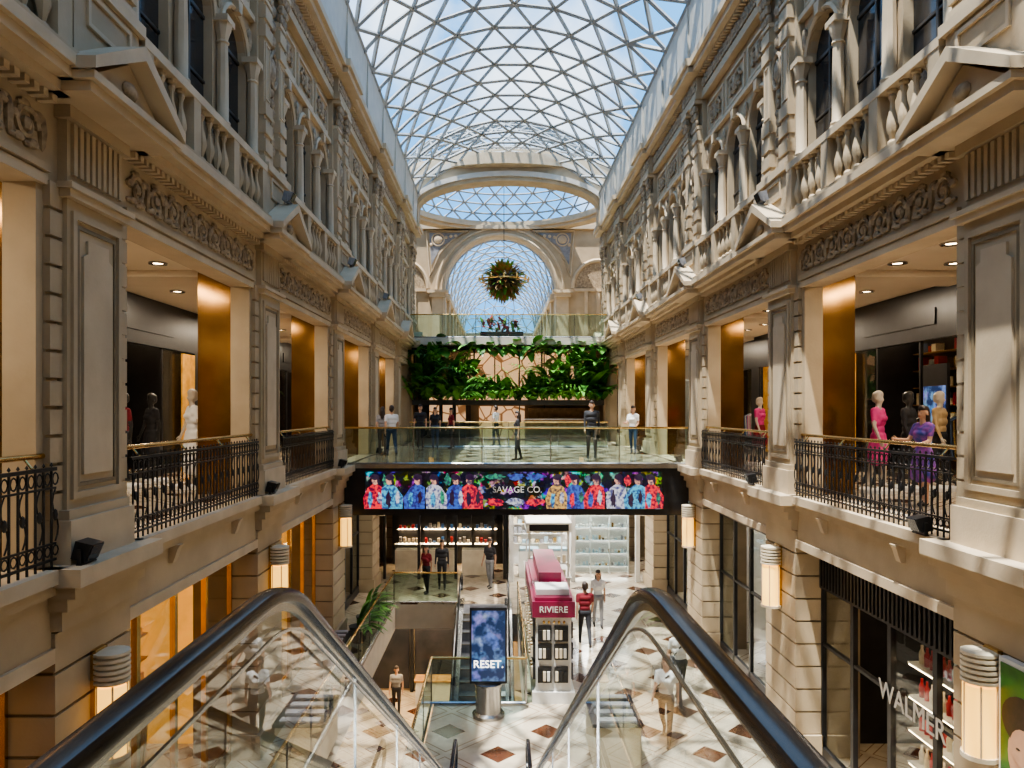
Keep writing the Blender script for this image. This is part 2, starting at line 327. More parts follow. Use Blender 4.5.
        for j in range(n):
            a=ya+j*w; c=a+w/2
            arch_panel(mb,-.30,-.16,a,a+w,3.5,7.15,c,r,6.25,S)
            mb.tube([(-.14,c-(r+.06)*math.cos(t),6.25+(r+.06)*math.sin(t)) for t in np.linspace(0,PI,11)],.05,L,5)
            mb.prism([(c-.07,6.84),(c+.07,6.84),(c+.11,7.06),(c-.11,7.06)],-.16,-.04,'x',L)
            mb.box(-.30,-.27,c-.025,c+.025,3.5,6.84,W); mb.box(-.30,-.275,c-r,c+r,6.22,6.28,W); mb.box(-.30,-.275,c-r,c+r,5.2,5.24,W)
            mb.box(-.02,.18,a,a+w,4.36,4.48,L); mb.box(-.02,.15,a,a+w,3.52,3.6,L)
            nb=4
            for b in range(nb): mb.lathe(BAL,.08,a+.2+(w-.4)*(b+.5)/nb,S,7,3.6)
            frame(mb,-.16,-.11,a+.12,a+w-.12,7.3,8.1,.06,L); scroll(mb,-.12,c-.22,7.7,.2,1,R); scroll(mb,-.12,c+.22,7.7,.2,-1,R); mb.ell((-.12,c,7.7),(.06,.1,.24),R)
        for j in range(n+1):
            yy=min(max(ya+j*w,ya+.12),yb-.12)
            mb.box(-.2,-.021,yy-.115,yy+.115,3.51,4.5,S); mb.box(-.021,.171,yy-.12,yy+.12,3.601,4.36,S)
            mb.lathe(COLP,-.06,yy,L,8,4.5); mb.box(-.2,.08,yy-.17,yy+.17,6.24,6.34,L); mb.ell((-.12,yy,6.72),(.05,.1,.22),R,6,4)
        mb.box(-.42,-.16,ya,yb,7.15,8.3,S); mb.box(-.2,-.05,ya,yb,7.1,7.2,L)
        mb.box(-.5,.02,ya,yb,8.3,8.5,S); mb.box(-.5,-.02,ya,yb,8.5,8.97,S); frieze(mb,0,ya+.1,yb-.1,8.53,8.88,R)
        for j in range(nd): mb.box(-.1,.14,ya+j*Lb/nd,ya+j*Lb/nd+.075,8.9,8.975,L)
        mb.box(-.49,.28,ya,yb,8.98,9.12,L); mb.box(-.49,.38,ya,yb,9.12,9.3,L)
    mb.box(-6.3,-6.0,-6,52,FB,10.8,S)
    o=mb.build(name,['stone','stone2','stone3','relief','bronze','darkglass','wframe'])
    g=MB(T); g.prism([(-1.0,9.3),(.3,9.3),(.36,10.8),(.2,10.95),(-1.0,10.95)],-6,37.6,'y',0)
    for y in np.arange(-5,37,3.1): g.box(.2,.38,y,y+.12,9.3,10.8,0)
    g.box(-6.3,-.9,-6,37.6,10.75,10.94,0)
    g.build('trim_gutter_beam',['beam'])
    f=MB(T); f.box(-5.99,-.5,-6,37,-2.2,F1-.03,1); f.box(-5.99,-.5,-6,37,F1-.03,F1,0); f.build('floor_gallery',['floor','slab'])
    c=MB(T); c.box(-5.99,-.5,-6,37,2.6,2.8,0)
    for y in np.arange(-4,37,1.55):
        for d in (-1.6,-2.6):
            c.lathe([(.16,0),(.16,-.03),(.12,-.03),(.11,-.005)],d,y,1,12,2.6); c.lathe([(.09,-.012),(.09,-.008)],d,y,2,10,2.6)
    for y in PIERS: c.box(-3.6,-.5,y+.2,y+1.3,2.48,2.6,0)
    c.box(-5.99,-.5,-6,37,-2.45,-2.21,0)
    c.build('ceiling_gallery',['ceil','chrome','ewarm'])
build_side('wall_left',XL,1); build_side('wall_right',XR,-1)
# ------------------------------------------------------------------ iron balcony railings
def railing(Xw,s,ya,yb):
    T=lambda p:(Xw+s*p[0],p[1],p[2]); mb=MB(T); d=.0
    mb.box(d-.02,d+.02,ya,yb,-.60,-.565,0); mb.box(d-.015,d+.015,ya,yb,F1+.07,F1+.095,0); mb.box(d-.012,d+.012,ya,yb,-.78,-.76,0); mb.box(d-.012,d+.012,ya,yb,-1.33,-1.31,0)
    n=int((yb-ya)/.125); w=(yb-ya)/n
    for i in range(n):
        y=ya+(i+.5)*w
        mb.box(d-.009,d+.009,y-.009,y+.009,F1+.0,-.58,0)
        mb.tube([(d,y+w/2+.048*math.cos(a),-.68+.06*math.sin(a)) for a in np.linspace(0,2*PI,9)[:-1]],.009,0,4,True)
        mb.tube([(d,y+w/2+.048*math.cos(a),-1.39+.05*math.sin(a)) for a in np.linspace(0,2*PI,9)[:-1]],.009,0,4,True)
        if i%2==0:
            mb.tube([(d,y+w/2+.05*math.sin(t*2*PI),-1.3+.52*t) for t in np.linspace(0,1,9)],.010,0,4)
            mb.ell((d,y+w/2,-1.04),(.02,.035,.06),0,6,4)
        mb.lathe([(.0,.0),(.018,.02),(.0,.05)],d,y,0,5,-.565)
    mb.tube([(d-.12,ya,-.455),(d-.12,yb,-.455)],.028,1,10)
    for y in np.linspace(ya+.3,yb-.3,4): mb.tube([(d-.12,y,-.47),(d-.05,y,-.56),(d,y,-.58)],.012,1,6)
    mb.build('balcony_railing',['iron','brass'])
for k in range(len(PIERS)-1):
    for Xw,s in ((XL,1),(XR,-1)):
        if PIERS[k]+1.5<21: railing(Xw,s,PIERS[k]+1.5,PIERS[k+1])
def sconce(Xw,s,y):
    T=lambda p:(Xw+s*p[0],p[1],p[2]); mb=MB(T)
    mb.box(0,.06,y-.12,y+.12,-3.75,-2.6,1)
    for i in range(6): mb.lathe([(.13,0),(.19,.01),(.19,.045),(.13,.055)],.17,y,0,14,-2.98+i*.06)
    mb.lathe([(.17,0),(.17,.75)],.17,y,2,14,-3.75); mb.lathe([(.19,0),(.19,.05)],.17,y,0,14,-3.8)
    for a in np.linspace(0,2*PI,7)[:-1]: mb.box(.17+.172*math.cos(a)-.008,.17+.172*math.cos(a)+.008,y+.172*math.sin(a)-.008,y+.172*math.sin(a)+.008,-3.78,-2.98,0)
    mb.build('wall_sconce',['cream','brass','eglow'])
def flood(Xw,s,y,z,d,m='black'):
    T=lambda p:(Xw+s*p[0],p[1],p[2]); mb=MB(T)
    mb.box(d-.02,d+.02,y-.14,y-.12,z,z+.16,0); mb.box(d-.02,d+.02,y+.12,y+.14,z,z+.16,0); mb.box(d-.03,d+.03,y-.14,y+.14,z,z+.015,0)
    mb.prism([(d-.1,z+.06),(d+.05,z+.03),(d+.12,z+.2),(d-.05,z+.24)],y-.115,y+.115,'y',0); mb.prism([(d+.055,z+.045),(d+.065,z+.04),(d+.128,z+.19),(d+.118,z+.195)],y-.1,y+.1,'y',1)
    mb.build('floodlight',[m,'darkglass'])
for y in PIERS[:-2]:
    for Xw,s in ((XL,1),(XR,-1)):
        sconce(Xw,s,y+.75)
        if y>0: flood(Xw,s,y+(.2 if s>0 else 1.95),F1,.2 if s>0 else .14)
        if y>10: flood(Xw,s,y+.75,3.98,.35,'cgrey')
# ------------------------------------------------------------------ roof
def tri_lattice(P,nu,nv,r,mb,pm):
    rows=[]
    for j in range(nv+1):
        if j%2==0: us=[i/nu for i in range(nu+1)]
        else: us=[0]+[(i+.5)/nu for i in range(nu)]+[1]
        rows.append([(u,Vector(P(u,j/nv))) for u in us])
    ed=[]
    for j,row in enumerate(rows):
        for i in range(len(row)-1): ed.append((row[i][1],row[i+1][1]))
        if j<nv:
            nx=rows[j+1]; a=b=0
            ed.append((row[0][1],nx[0][1]))
            while a<len(row)-1 or b<len(nx)-1:
                if b>=len(nx)-1 or (a<len(row)-1 and row[a+1][0]<=nx[b+1][0]+1e-9):
                    pm.add([tuple(row[a][1]),tuple(row[a+1][1]),tuple(nx[b][1])],[(0,1,2)],0); a+=1
                else:
                    pm.add([tuple(row[a][1]),tuple(nx[b+1][1]),tuple(nx[b][1])],[(0,1,2)],0); b+=1
                ed.append((row[a][1],nx[b][1]))
    for a,b in ed:
        if (a-b).length>.02: mb.tube([tuple(a),tuple(b)],r,0,4)
    for row in rows:
        for u,p in row: mb.ell((p.x,p.y,p.z),(r*1.7,r*1.7,r*1.3),0,6,4)
gx0,gx1,gz,rise=-4.05,5.1,10.85,2.15
hw=(gx1-gx0)/2; Rr=(hw*hw+rise*rise)/(2*rise); ang=math.asin(hw/Rr)
def vault(u,v):
    a=(u*2-1)*ang; return (XC+Rr*math.sin(a),-6+v*43.2,gz+rise-Rr+Rr*math.cos(a))
mb=MB();pm=MB(); tri_lattice(vault,8,32,.07,mb,pm)
rf=mb.build('skylight_roof',['steel'],smooth=False); pm.build('roof_panes',['rglass'],rf,smooth=False,recalc=False)
DC=(XC-.1,43.8,12.7); DR=6.5
def dome(u,v):
    a=u*2*PI; ph=v*PI*.42; return (DC[0]+DR*math.cos(ph)*math.cos(a),DC[1]+DR*math.cos(ph)*math.sin(a),DC[2]+3.6*math.sin(ph))
mb=MB();pm=MB(); tri_lattice(dome,28,8,.06,mb,pm)
dm=mb.build('glass_dome',['steel'],smooth=False); pm.build('dome_panes',['rglass'],dm,smooth=False,recalc=False)
mb=MB()
for (z0,z1,ra,rb) in ((12.4,12.75,DR-.25,DR+.8),(12.2,12.4,DR-.05,DR+.8)):
    n=48
    for i in range(n):
        a=2*PI*i/n;b=2*PI*(i+1)/n
        c=lambda r,t,z:(DC[0]+r*math.cos(t),DC[1]+r*math.sin(t),z)
        mb.add([c(ra,a,z0),c(rb,a,z0),c(rb,b,z0),c(ra,b,z0),c(ra,a,z1),c(rb,a,z1),c(rb,b,z1),c(ra,b,z1)],[(0,3,2,1),(4,5,6,7),(0,1,5,4),(1,2,6,5),(2,3,7,6),(3,0,4,7)],0)
mb.build('trim_dome_ring',['stone2'])
mb=MB(); n=28
def el(a,b,zc,t): return (XC-a*math.cos(t),zc+b*math.sin(t))
for (ai,bi,ao,bo,y0,y1,m) in ((4.55,1.35,6.3,2.95,37.2,38.2,0),(4.75,1.55,5.0,1.8,37.05,37.2,1),(5.2,2.35,5.4,2.6,37.05,37.2,1)):
    for i in range(n):
        p=[el(ai,bi,10.2,PI*i/n),el(ai,bi,10.2,PI*(i+1)/n),el(ao,bo,10.2,PI*(i+1)/n),el(ao,bo,10.2,PI*i/n)]
        mb.prism(p,y0,y1,'y',m)
for sx in (-1,1):
    x0=XC+sx*4.55; x1=XC+sx*6.6
    mb.box(min(x0,x1),max(x0,x1),37.2,38.2,9.3,10.2,0)
mb.build('arch_crossing',['stone','slab'])
mb=MB(); AX=.15; r=3.75; zs=8.0; Y5=50
def archw(mb,x0,x1,z0,z1,xc,r,zs,ya,yb,m,n=20):
    mb.box(x0,xc-r,ya,yb,z0,z1,m); mb.box(xc+r,x1,ya,yb,z0,z1,m)
    for i in range(n):
        a=PI*i/n;b=PI*(i+1)/n
        mb.prism([(xc-r*math.cos(a),zs+r*math.sin(a)),(xc-r*math.cos(b),zs+r*math.sin(b)),(xc-r*math.cos(b),z1),(xc-r*math.cos(a),z1)],ya,yb,'y',m)
archw(mb,-9,10,3.5,12.7,AX,r,zs,Y5,Y5+1,0)
for rr,t in ((r+.12,.12),(r+.55,.08)):
    mb.tube([(AX-rr*math.cos(a),Y5-.03,zs+rr*math.sin(a)) for a in np.linspace(0,PI,25)],t,1,6)
for q in (-1,1):
    x=AX+q*(r+.45)
    mb.box(x-.4,x+.4,Y5-.3,Y5,3.5,7.6,1); mb.box(x-.55,x+.55,Y5-.5,Y5,7.6,7.85,1); mb.box(x-.7,x+.7,Y5-.6,Y5,7.85,8.05,1)
    tri=[(AX+q*2.1,12.1),(AX+q*5.0,12.1),(AX+q*4.75,9.0),(AX+q*4.1,10.6),(AX+q*3.2,11.5)]
    mb.tube([(p[0],Y5-.05,p[1]) for p in tri],.07,1,5,True)
    mb.prism([(AX+q*2.6,11.95),(AX+q*4.8,11.95),(AX+q*4.65,9.8),(AX+q*4.0,11.0)],Y5-.06,Y5,'y',4)
    mb.ell((AX+q*4.2,Y5-.08,11.5),(.3,.1,.3),1)
    mb.tube([(AX+q*4.2+.42*math.cos(a),Y5-.08,11.5+.42*math.sin(a)) for a in np.linspace(0,2*PI,15)[:-1]],.05,1,5,True)
    for k in range(6): mb.ell((AX+q*(3.0+.33*k),Y5-.08,11.75-.06*k*k*.4),(.12,.08,.12),1,6,4)
    x=AX+q*6.6
    mb.tube([(x-1.7*math.cos(a),Y5-.05,8.2+1.9*math.sin(a)) for a in np.linspace(0,PI,19)],.14,1,6)
    mb.prism([(x-1.55*math.cos(a),8.2+1.75*math.sin(a)) for a in np.linspace(0,PI,19)],Y5-.03,Y5+.0,'y',3)
    mb.box(x-1.6,x+1.6,Y5-.15,Y5,8.0,8.2,1)
    for k in (-1,0,1): mb.box(x+k*.8-.12,x+k*.8+.12,Y5-.12,Y5,4.6,8.0,1)
    mb.box(x-1.6,x+1.6,Y5-.2,Y5,4.3,4.6,1)
mb.box(-9,10,Y5-.25,Y5,12.2,12.45,1)
for x0,x1 in ((-7.4,-6.9),(7.9,8.4)): mb.box(x0,x1,38.2,50,3.5,12.7,0)
for sx in (-1,1):
    a=XC+sx*6.3; b=XC+sx*7.6
    mb.box(min(a,b),max(a,b),37,38.4,3.5,12.9,0)
mb.build('wall_crossing',['stone','stone2','stone3','relief','cgrey'])
def v2(u,v):
    a=PI*(1-u); return (AX+r*math.cos(a),51.1+v*25.9,zs+r*math.sin(a))
mb=MB();pm=MB(); tri_lattice(v2,10,14,.055,mb,pm)
def v3(u,v):
    a=PI*(1-u); q=1-v*.97; return (AX+r*q*math.cos(a),77,zs+r*q*math.sin(a))
tri_lattice(v3,8,4,.05,mb,pm)
fv=mb.build('skylight_far_vault',['steel'],smooth=False); pm.build('far_panes',['rglass'],fv,smooth=False,recalc=False)
mb=MB()
for q in (-1,1):
    x0=AX+q*r; x1=AX+q*(r+.5); mb.box(min(x0,x1),max(x0,x1),51,77,3.5,8,0)
    for y in range(52,77,4): mb.box(min(x0,x0-q*.2),max(x0,x0-q*.2),y,y+.7,3.5,7.6,1)
    mb.box(min(x0,x0-q*.3),max(x0,x0-q*.3),51,77,7.6,8,1)
mb.box(AX-r,AX+r,77,77.5,3.5,8,0); mb.box(-9,10,40,77,3.3,3.5,1)
mb.build('wall_far_arm',['stone','stone2'])
# ------------------------------------------------------------------ lower floor, basement, back wall
mb=MB()
def slab(x0,x1,y0,y1):
    mb.box(x0,x1,y0,y1,F0-.04,F0,0); mb.box(x0,x1,y0,y1,F0-.85,F0-.04,1)
slab(-10.4,-3.4,-6,40); slab(.6,11.5,-6,40); slab(-3.4,-1.4,-6,9); slab(-3.4,-1.4,24.5,40); slab(-1.4,.6,-6,16.2); slab(-1.4,.6,23.2,40)
mb.build('floor',['floor','slab'])
mb=MB(); mb.box(-10.4,11.5,-6,40,FB-.2,FB,0); mb.build('floor_basement',['floor'])
mb=MB(); mb.box(-10.7,11.8,-6.4,-6,FB,13.2,0); mb.box(-10.7,11.8,40,40.4,FB,3.3,0)
mb.build('wall_back',['stone'])
mb=MB(); mb.box(-4.3,5.35,-6,.2,F1-.03,F1,0); mb.box(-4.3,5.35,-6,.2,F1-.6,F1-.03,1); mb.build('floor_landing',['floor','slab'])
mb=MB()
mb.box(-6,6,28.5,28.8,FB,F0-.86,0); mb.box(-5,1.5,28.3,28.5,FB+2.7,F0-.86,1); 
for x in (-5,-3.3,-1.6,.1): mb.box(x-.06,x+.06,28.3,28.5,FB,FB+2.7,2)
for x in (-4.9,-3.2,-1.5): mb.box(x,x+1.5,28.44,28.47,FB+.1,FB+2.6,3)
mb.box(-4.5,1,28.1,28.25,FB+2.75,FB+2.9,4); mb.box(-3.0,-1.2,26.9,27.5,FB,FB+.9,1); mb.box(-3.05,-1.15,26.85,27.55,FB+.9,FB+.95,5)
for x in (-4.2,-2.5,-.8): mb.box(x-.5,x+.5,24.8,27,F0-.87,F0-.855,4)
mb.build('basement_shop_front',['stone','white','black','darkglass','ewarm','wood'])
# ------------------------------------------------------------------ escalators
def fillet(pts,Lf,n=9):
    out=[pts[0]]
    for i in range(1,len(pts)-1):
        p=Vector(pts[i]); a=(Vector(pts[i-1])-p); b=(Vector(pts[i+1])-p); L=Lf[i]
        pa=p+a.normalized()*L; pb=p+b.normalized()*L
        for k in range(n+1):
            t=k/n; q=pa*(1-t)**2+p*2*t*(1-t)+pb*t*t; out.append((q.x,q.y))
    out.append(pts[-1]); return out
def escalator(xa,xb,yt,zt,drop,dr,lead=2.6):
    E=empty('escalator',(0,0,0)); run=drop/math.tan(math.radians(30))
    hh=.99
    main=[(-lead,zt+hh),(0,zt+hh),(run,zt-drop+hh),(run+1.25,zt-drop+hh)]
    pth=fillet(main,[0,.27,.5,0])
    def loop(end,sg):
        x,z=end; return [(x+sg*.26*math.sin(a),z-.26+.26*math.cos(a)) for a in np.linspace(0,PI,9)]
    full=loop(pth[0],-1)[::-1]+pth[1:-1]+loop(pth[-1],1)
    Y=lambda t:yt+dr*t
    sec=[(-.031,-.017),(-.033,.004),(-.027,.019),(-.011,.025),(.011,.025),(.027,.019),(.033,.004),(.031,-.017),(.014,-.023),(-.014,-.023)]
    def sweep(mb,x,path,sec,m):
        n=len(sec); vs=[]
        for i,(t,z) in enumerate(path):
            a=path[max(0,i-1)]; b=path[min(len(path)-1,i+1)]; d=Vector((b[0]-a[0],b[1]-a[1])).normalized(); nn=Vector((-d.y,d.x))
            for sx,sz in sec: vs.append((x+sx,Y(t+nn.x*sz),z+nn.y*sz))
        fs=[(i*n+j,i*n+(j+1)%n,(i+1)*n+(j+1)%n,(i+1)*n+j) for i in range(len(path)-1) for j in range(n)]
        fs+=[tuple(range(n)),tuple(range((len(path)-1)*n,len(path)*n))]
        mb.add(vs,fs,m)
    h=MB();c=MB();g=MB();b=MB()
    for x,o in ((xa,-1),(xb,1)):
        sweep(h,x,full,sec,0)
        sweep(c,x,[(t,z-.036) for t,z in pth],[(-.010,-.014),(-.010,.014),(.010,.014),(.010,-.014)],0)
        sweep(c,x-o*.03,[(t,z-.11) for t,z in pth],[(-.004,-.005),(-.004,.005),(.004,.005),(.004,-.005)],0)
        n=len(pth); up=[(t,z-.03) for t,z in pth]; lo=[(t,z-.80) for t,z in pth]
        vs=[(x,Y(t),z) for t,z in up]+[(x,Y(t),z) for t,z in lo]
        g.add(vs,[(i,i+1,n+i+1,n+i) for i in range(n-1)],0)
        sweep(b,x,[(t,z-.82) for t,z in pth],[(-.11,-.04),(-.11,.03),(.11,.03),(.11,-.04)],0)
        vs=[]
        for xx in (x+o*.1,x+o*.14):
            vs+=[(xx,Y(t),z-.84) for t,z in pth]+[(xx,Y(t),z-1.75) for t,z in pth]
        fs=[]
        for k in (0,2*n): fs+=[(k+i,k+i+1,k+n+i+1,k+n+i) for i in range(n-1)]
        fs+=[(n+i,n+i+1,3*n+i+1,3*n+i) for i in range(n-1)]
        b.add(vs,fs,0)
        for t in np.arange(1.2,run,1.5):
            z=zt-t*math.tan(math.radians(30))+hh; c.box(x-.006,x+.006,min(Y(t),Y(t+.008)),max(Y(t),Y(t+.008)),z-.8,z-.05,0)
    vs=[];n=len(pth)
    for xx in (xa-.1,xb+.1): vs+=[(xx,Y(t),z-1.75) for t,z in pth]
    b.add(vs,[(i,i+1,n+i+1,n+i) for i in range(n-1)],0)
    st=MB(); k=int(run/.4)
    for i in range(k):
        t0=.1+i*.4; z=zt-(i+.6)*drop/k
        y0,y1=sorted((Y(t0),Y(t0+.44))); st.box(xa+.1,xb-.1,y0,y1,z-.25,z,0)
        ye=Y(t0+.42); st.box(xa+.1,xb-.1,min(ye,ye+.03*dr),max(ye,ye+.03*dr),z-.005,z+.004,1)
    y0,y1=sorted((Y(-lead),Y(.15))); st.box(xa+.1,xb-.1,y0,y1,zt-.1,zt+.005,0)
    y0,y1=sorted((Y(run-.1),Y(run+1.2))); st.box(xa+.1,xb-.1,y0,y1,zt-drop-.1,zt-drop+.005,0)
    h.build('handrail',['rubber'],E); c.build('handrail_guide',['chrome'],E); g.build('glass_panels',['eglass'],E,smooth=False,recalc=False)
    b.build('cladding',['chrome'],E); st.build('steps',['cgrey','brass'],E)
escalator(-.70,.49,2.42,F1,4.84,1)
escalator(-1.2,.32,23.4,F0,4.4,-1,lead=1.0)
def glass_rail(name,pts,zf,h=1.0,m='gglass',sp=1.5):
    E=MB()
    for a,b in zip(pts[:-1],pts[1:]):
        A=Vector(a);B=Vector(b);d=(B-A);L=d.length;u=d/L;n=Vector((-u.y,u.x))*.006
        E.add([(A.x+n.x,A.y+n.y,zf+.04),(B.x+n.x,B.y+n.y,zf+.04),(B.x+n.x,B.y+n.y,zf+h-.03),(A.x+n.x,A.y+n.y,zf+h-.03)],[(0,1,2,3)],0)
        E.tube([(A.x,A.y,zf+h),(B.x,B.y,zf+h)],.03,1,10); E.tube([(A.x,A.y,zf+.03),(B.x,B.y,zf+.03)],.03,2,4)
        k=max(1,int(L/sp))
        for i in range(k+1):
            p=A+u*(L*i/k); E.tube([(p.x,p.y,zf),(p.x,p.y,zf+h)],.016,2,6)
    return E.build(name,[m,'brass','chrome'],recalc=False)
glass_rail('glass_railing',[(.6,16.1),(-1.45,16.1),(-1.45,9.0),(-3.45,9.0),(-3.45,24.55),(-1.35,24.55)],F0)
glass_rail('glass_railing',[(.62,16.1),(.62,23.2)],F0)
# ------------------------------------------------------------------ bridge
BX0,BX1=XL+.02,XR-.02
mb=MB()
mb.box(BX0,BX1,21.3,39.9,-2.2,F1-.04,0); mb.box(BX0,BX1,21.3,39.9,F1-.04,F1,1); mb.box(BX0,BX1,21.1,21.3,-2.95,F1-.02,2); mb.box(BX0,BX1,21.1,21.9,-3.0,-2.95,2)
mb.box(BX0,BX1,21.05,21.12,F1-.1,F1+.02,3); mb.box(BX0,BX1,21.3,27.3,-2.6,-2.2,0)
for x in np.arange(-3.6,5,1.5):
    for y in (23,25.5): mb.box(x,x+.9,y,y+.25,-2.62,-2.605,4)
br=mb.build('bridge',['slab','floor','black','chrome','ewhite'])
mb=MB(); mb.box(-3.78,4.67,21.05,21.1,-2.82,-1.76,0)
random.seed(11)
def blob(cx,cz,rx,rz,y,m,jit=.0,n=16):
    mb.prism([(min(4.66,max(-3.77,cx+rx*(1+random.uniform(-jit,jit))*math.cos(a))),min(-1.765,max(-2.815,cz+rz*(1+random.uniform(-jit,jit))*math.sin(a)))) for a in np.linspace(0,2*PI,n+1)[:-1]],y,y+.002,'y',m)
for i in range(15):
    x=-3.5+i*.57
    if -.3<x<1.4:
        blob(x,-2.62,.25,.1,21.045,random.choice((1,8,2)),.35); blob(x,-1.9,.25,.09,21.045,random.choice((3,7,2)),.35); continue
    x+=random.uniform(-.08,.08); cm=[1,2,3,8,3,1,2,7,3,6,3,1,8,2,1][i]; tl=random.uniform(-.1,.1); yb=21.045-.0012*(i%2)
    mb.prism([(x-.3,-2.81),(x+.28,-2.81),(x+.29,-2.45),(x+.2+tl,-2.2),(x+.07+tl,-2.12),(x-.08+tl,-2.12),(x-.22+tl,-2.22),(x-.33,-2.5)],yb,yb+.002,'y',cm)
    blob(x-.12,-2.55,.07,.22,yb-.003,random.choice((5,3,1,2)),.35); blob(x+.14,-2.5,.06,.18,yb-.003,random.choice((5,8,7)),.35)
    blob(x+tl,-2.0,.1,.135,yb-.005,4,.04); blob(x+tl+random.uniform(-.03,.03),-1.91,.125,.09,yb-.008,5,.12); blob(x+tl+.09,-2.02,.035,.12,yb-.008,5,.2)
    if i%3==0: blob(x+.3,-2.0,.1,.16,21.047,random.choice((1,2,7)),.35)
mb.build('advert_screen',['screen','e_red','e_cyan','e_denim','e_skin','e_dark','e_yel','e_grn','e_whi'])
text('advert_lettering','SAVAGE CO.',(.55,21.02,-2.27),(PI/2,0,0),.25,'white',None)
glass_rail('glass_railing',[(BX0,21.15),(BX1,21.15)],F1,1.05,sp=1.9)
glass_rail('glass_railing',[(-3.7,31.0),(4.6,31.0)],F1,1.05,sp=1.9)
mb=MB(); mb.box(BX0,BX1,36.9,40,3.25,3.5,0); mb.box(BX0,BX1,36.75,36.9,3.25,3.6,1)
mb.build('upper_bridge',['slab','slab'])
glass_rail('glass_railing',[(BX0,36.8),(BX1,36.8)],3.6,1.15,sp=1.5)
mb=MB()
mb.box(BX0,BX1,39.2,39.4,F1,3.24,0); mb.box(-1.6,4.9,39.05,39.2,.4,3.0,1)
mb.box(-4.2,-1.7,38.9,39.2,F1,1.5,2); mb.box(-1.6,5.0,38.6,39.2,.25,.4,3)
for x in np.arange(-1.5,5,1.3): mb.box(x,x+.06,38.9,39.1,F1,3.2,2)
mb.box(-1.0,1.4,38.95,39.1,-1.5,.2,4); mb.box(1.6,4.8,38.8,39.1,-.9,.1,3); mb.box(1.4,4.9,37.6,38.2,F1,-.5,3); mb.box(1.35,4.95,37.55,38.25,-.5,-.44,5)
for x in np.arange(-3.8,5,.9): mb.lathe([(.06,0),(.09,-.05),(.0,-.12)],x,38.3,6,8,3.2)
for x in (-3.6,-2.9,-2.2): mb.box(x,x+.5,38.85,38.92,-.6,.9,4)
mb.build('cafe_front',['stone3','mural','black','wood','mural','white','ewarm'])
mb=MB()
mb.box(-4.3,5.3,36.95,37.5,3.0,3.2,2); mb.box(-4.3,5.3,36.9,37.4,.25,.5,2)
for x in (-4.2,-1.2,2.2,5.2): mb.box(x-.04,x+.04,37.1,37.2,.3,3.1,2)
random.seed(3)
for i in range(760):
    x=random.uniform(-4.3,5.3); top=random.random()<.25
    edge=abs(x-.5)/4.8
    if not top and -1.0<x<1.0 and random.random()<.35: continue
    L=random.uniform(.6,1.2)*(.8 if top else .85+1.0*edge)
    zb=random.uniform(2.9,3.3) if top else (random.uniform(.45,.9) if random.random()<.65 or edge<.35 else random.uniform(1.2,2.2))
    mb.leaf((x,37.0+random.uniform(-.2,.3),zb),random.uniform(-PI,0.3),random.uniform(.5,1.45) if not top else random.uniform(-.6,.9),L,random.uniform(.1,.28),random.choice((0,1,1)),random.uniform(.35,.9))
for i in range(75):
    x=random.choice((random.uniform(-4.1,-1.0),random.uniform(1.3,5.1),random.uniform(-4.1,5.1)))
    mb.frond((x,36.95,random.choice((.55,.8,1.3,1.8))),random.uniform(-PI,0),random.uniform(.5,1.4),random.uniform(1.2,2.3),random.choice((0,1,1)),.7)
mb.build('hanging_garden_plants',['leaf','leaf2','soil'],recalc=False)
mb=MB(); mb.tube([(.35,43.5,8.6),(.35,43.5,16.2)],.02,2,5); mb.ell((.35,43.5,7.6),(1.0,1.0,.65),2)
for i in range(480):
    a=random.uniform(-PI,PI); e=random.uniform(-1.4,1.4)
    mb.leaf((.35+.8*math.cos(a)*math.cos(e),43.5+.8*math.sin(a)*math.cos(e),7.6+.55*math.sin(e)),a,e,random.uniform(.4,.85),random.uniform(.05,.12),random.choice((0,0,0,1)),.3)
mb.tube([(.35+1.45*math.cos(a),43.5+1.45*math.sin(a),7.6) for a in np.linspace(0,2*PI,25)[:-1]],.05,3,6,True)
for a in np.linspace(0,2*PI,13)[:-1]: mb.lathe([(.02,0),(.06,.03),(.06,.2),(.02,.24)],.35+1.45*math.cos(a),43.5+1.45*math.sin(a),3,6,7.6)
mb.build('hanging_foliage_chandelier',['leafr','leaf2','soil','brass'],recalc=False)
mb=MB()
for i in range(60):
    mb.leaf((random.uniform(-.8,1.2),37.9,3.5+random.uniform(.3,1.1)),random.uniform(-PI,PI),random.uniform(0,1.4),.5,.1,random.choice((0,1)),.4)
mb.box(-.9,1.3,37.7,38.1,3.5,4.0,2)
mb.build('flower_planter',['leaf2','red','soil'],recalc=False)
def potted(x,y,h=1.0):
    mb=MB(); mb.lathe([(.16,0),(.2,.05),(.25,.42),(.27,.45),(.22,.45)],x,y,2,12,F0)
    for i in range(26): mb.leaf((x,y,F0+.42),random.uniform(-1.2,1.2),random.uniform(.3,1.4),random.uniform(.5,h),.07,random.choice((0,1)),.7)
    mb.build('potted_plant',['leaf','leaf2','soil'],recalc=False)
potted(-3.85,20.4,1.1); potted(-3.85,21.4,1.2); potted(-3.85,22.4,1.0)
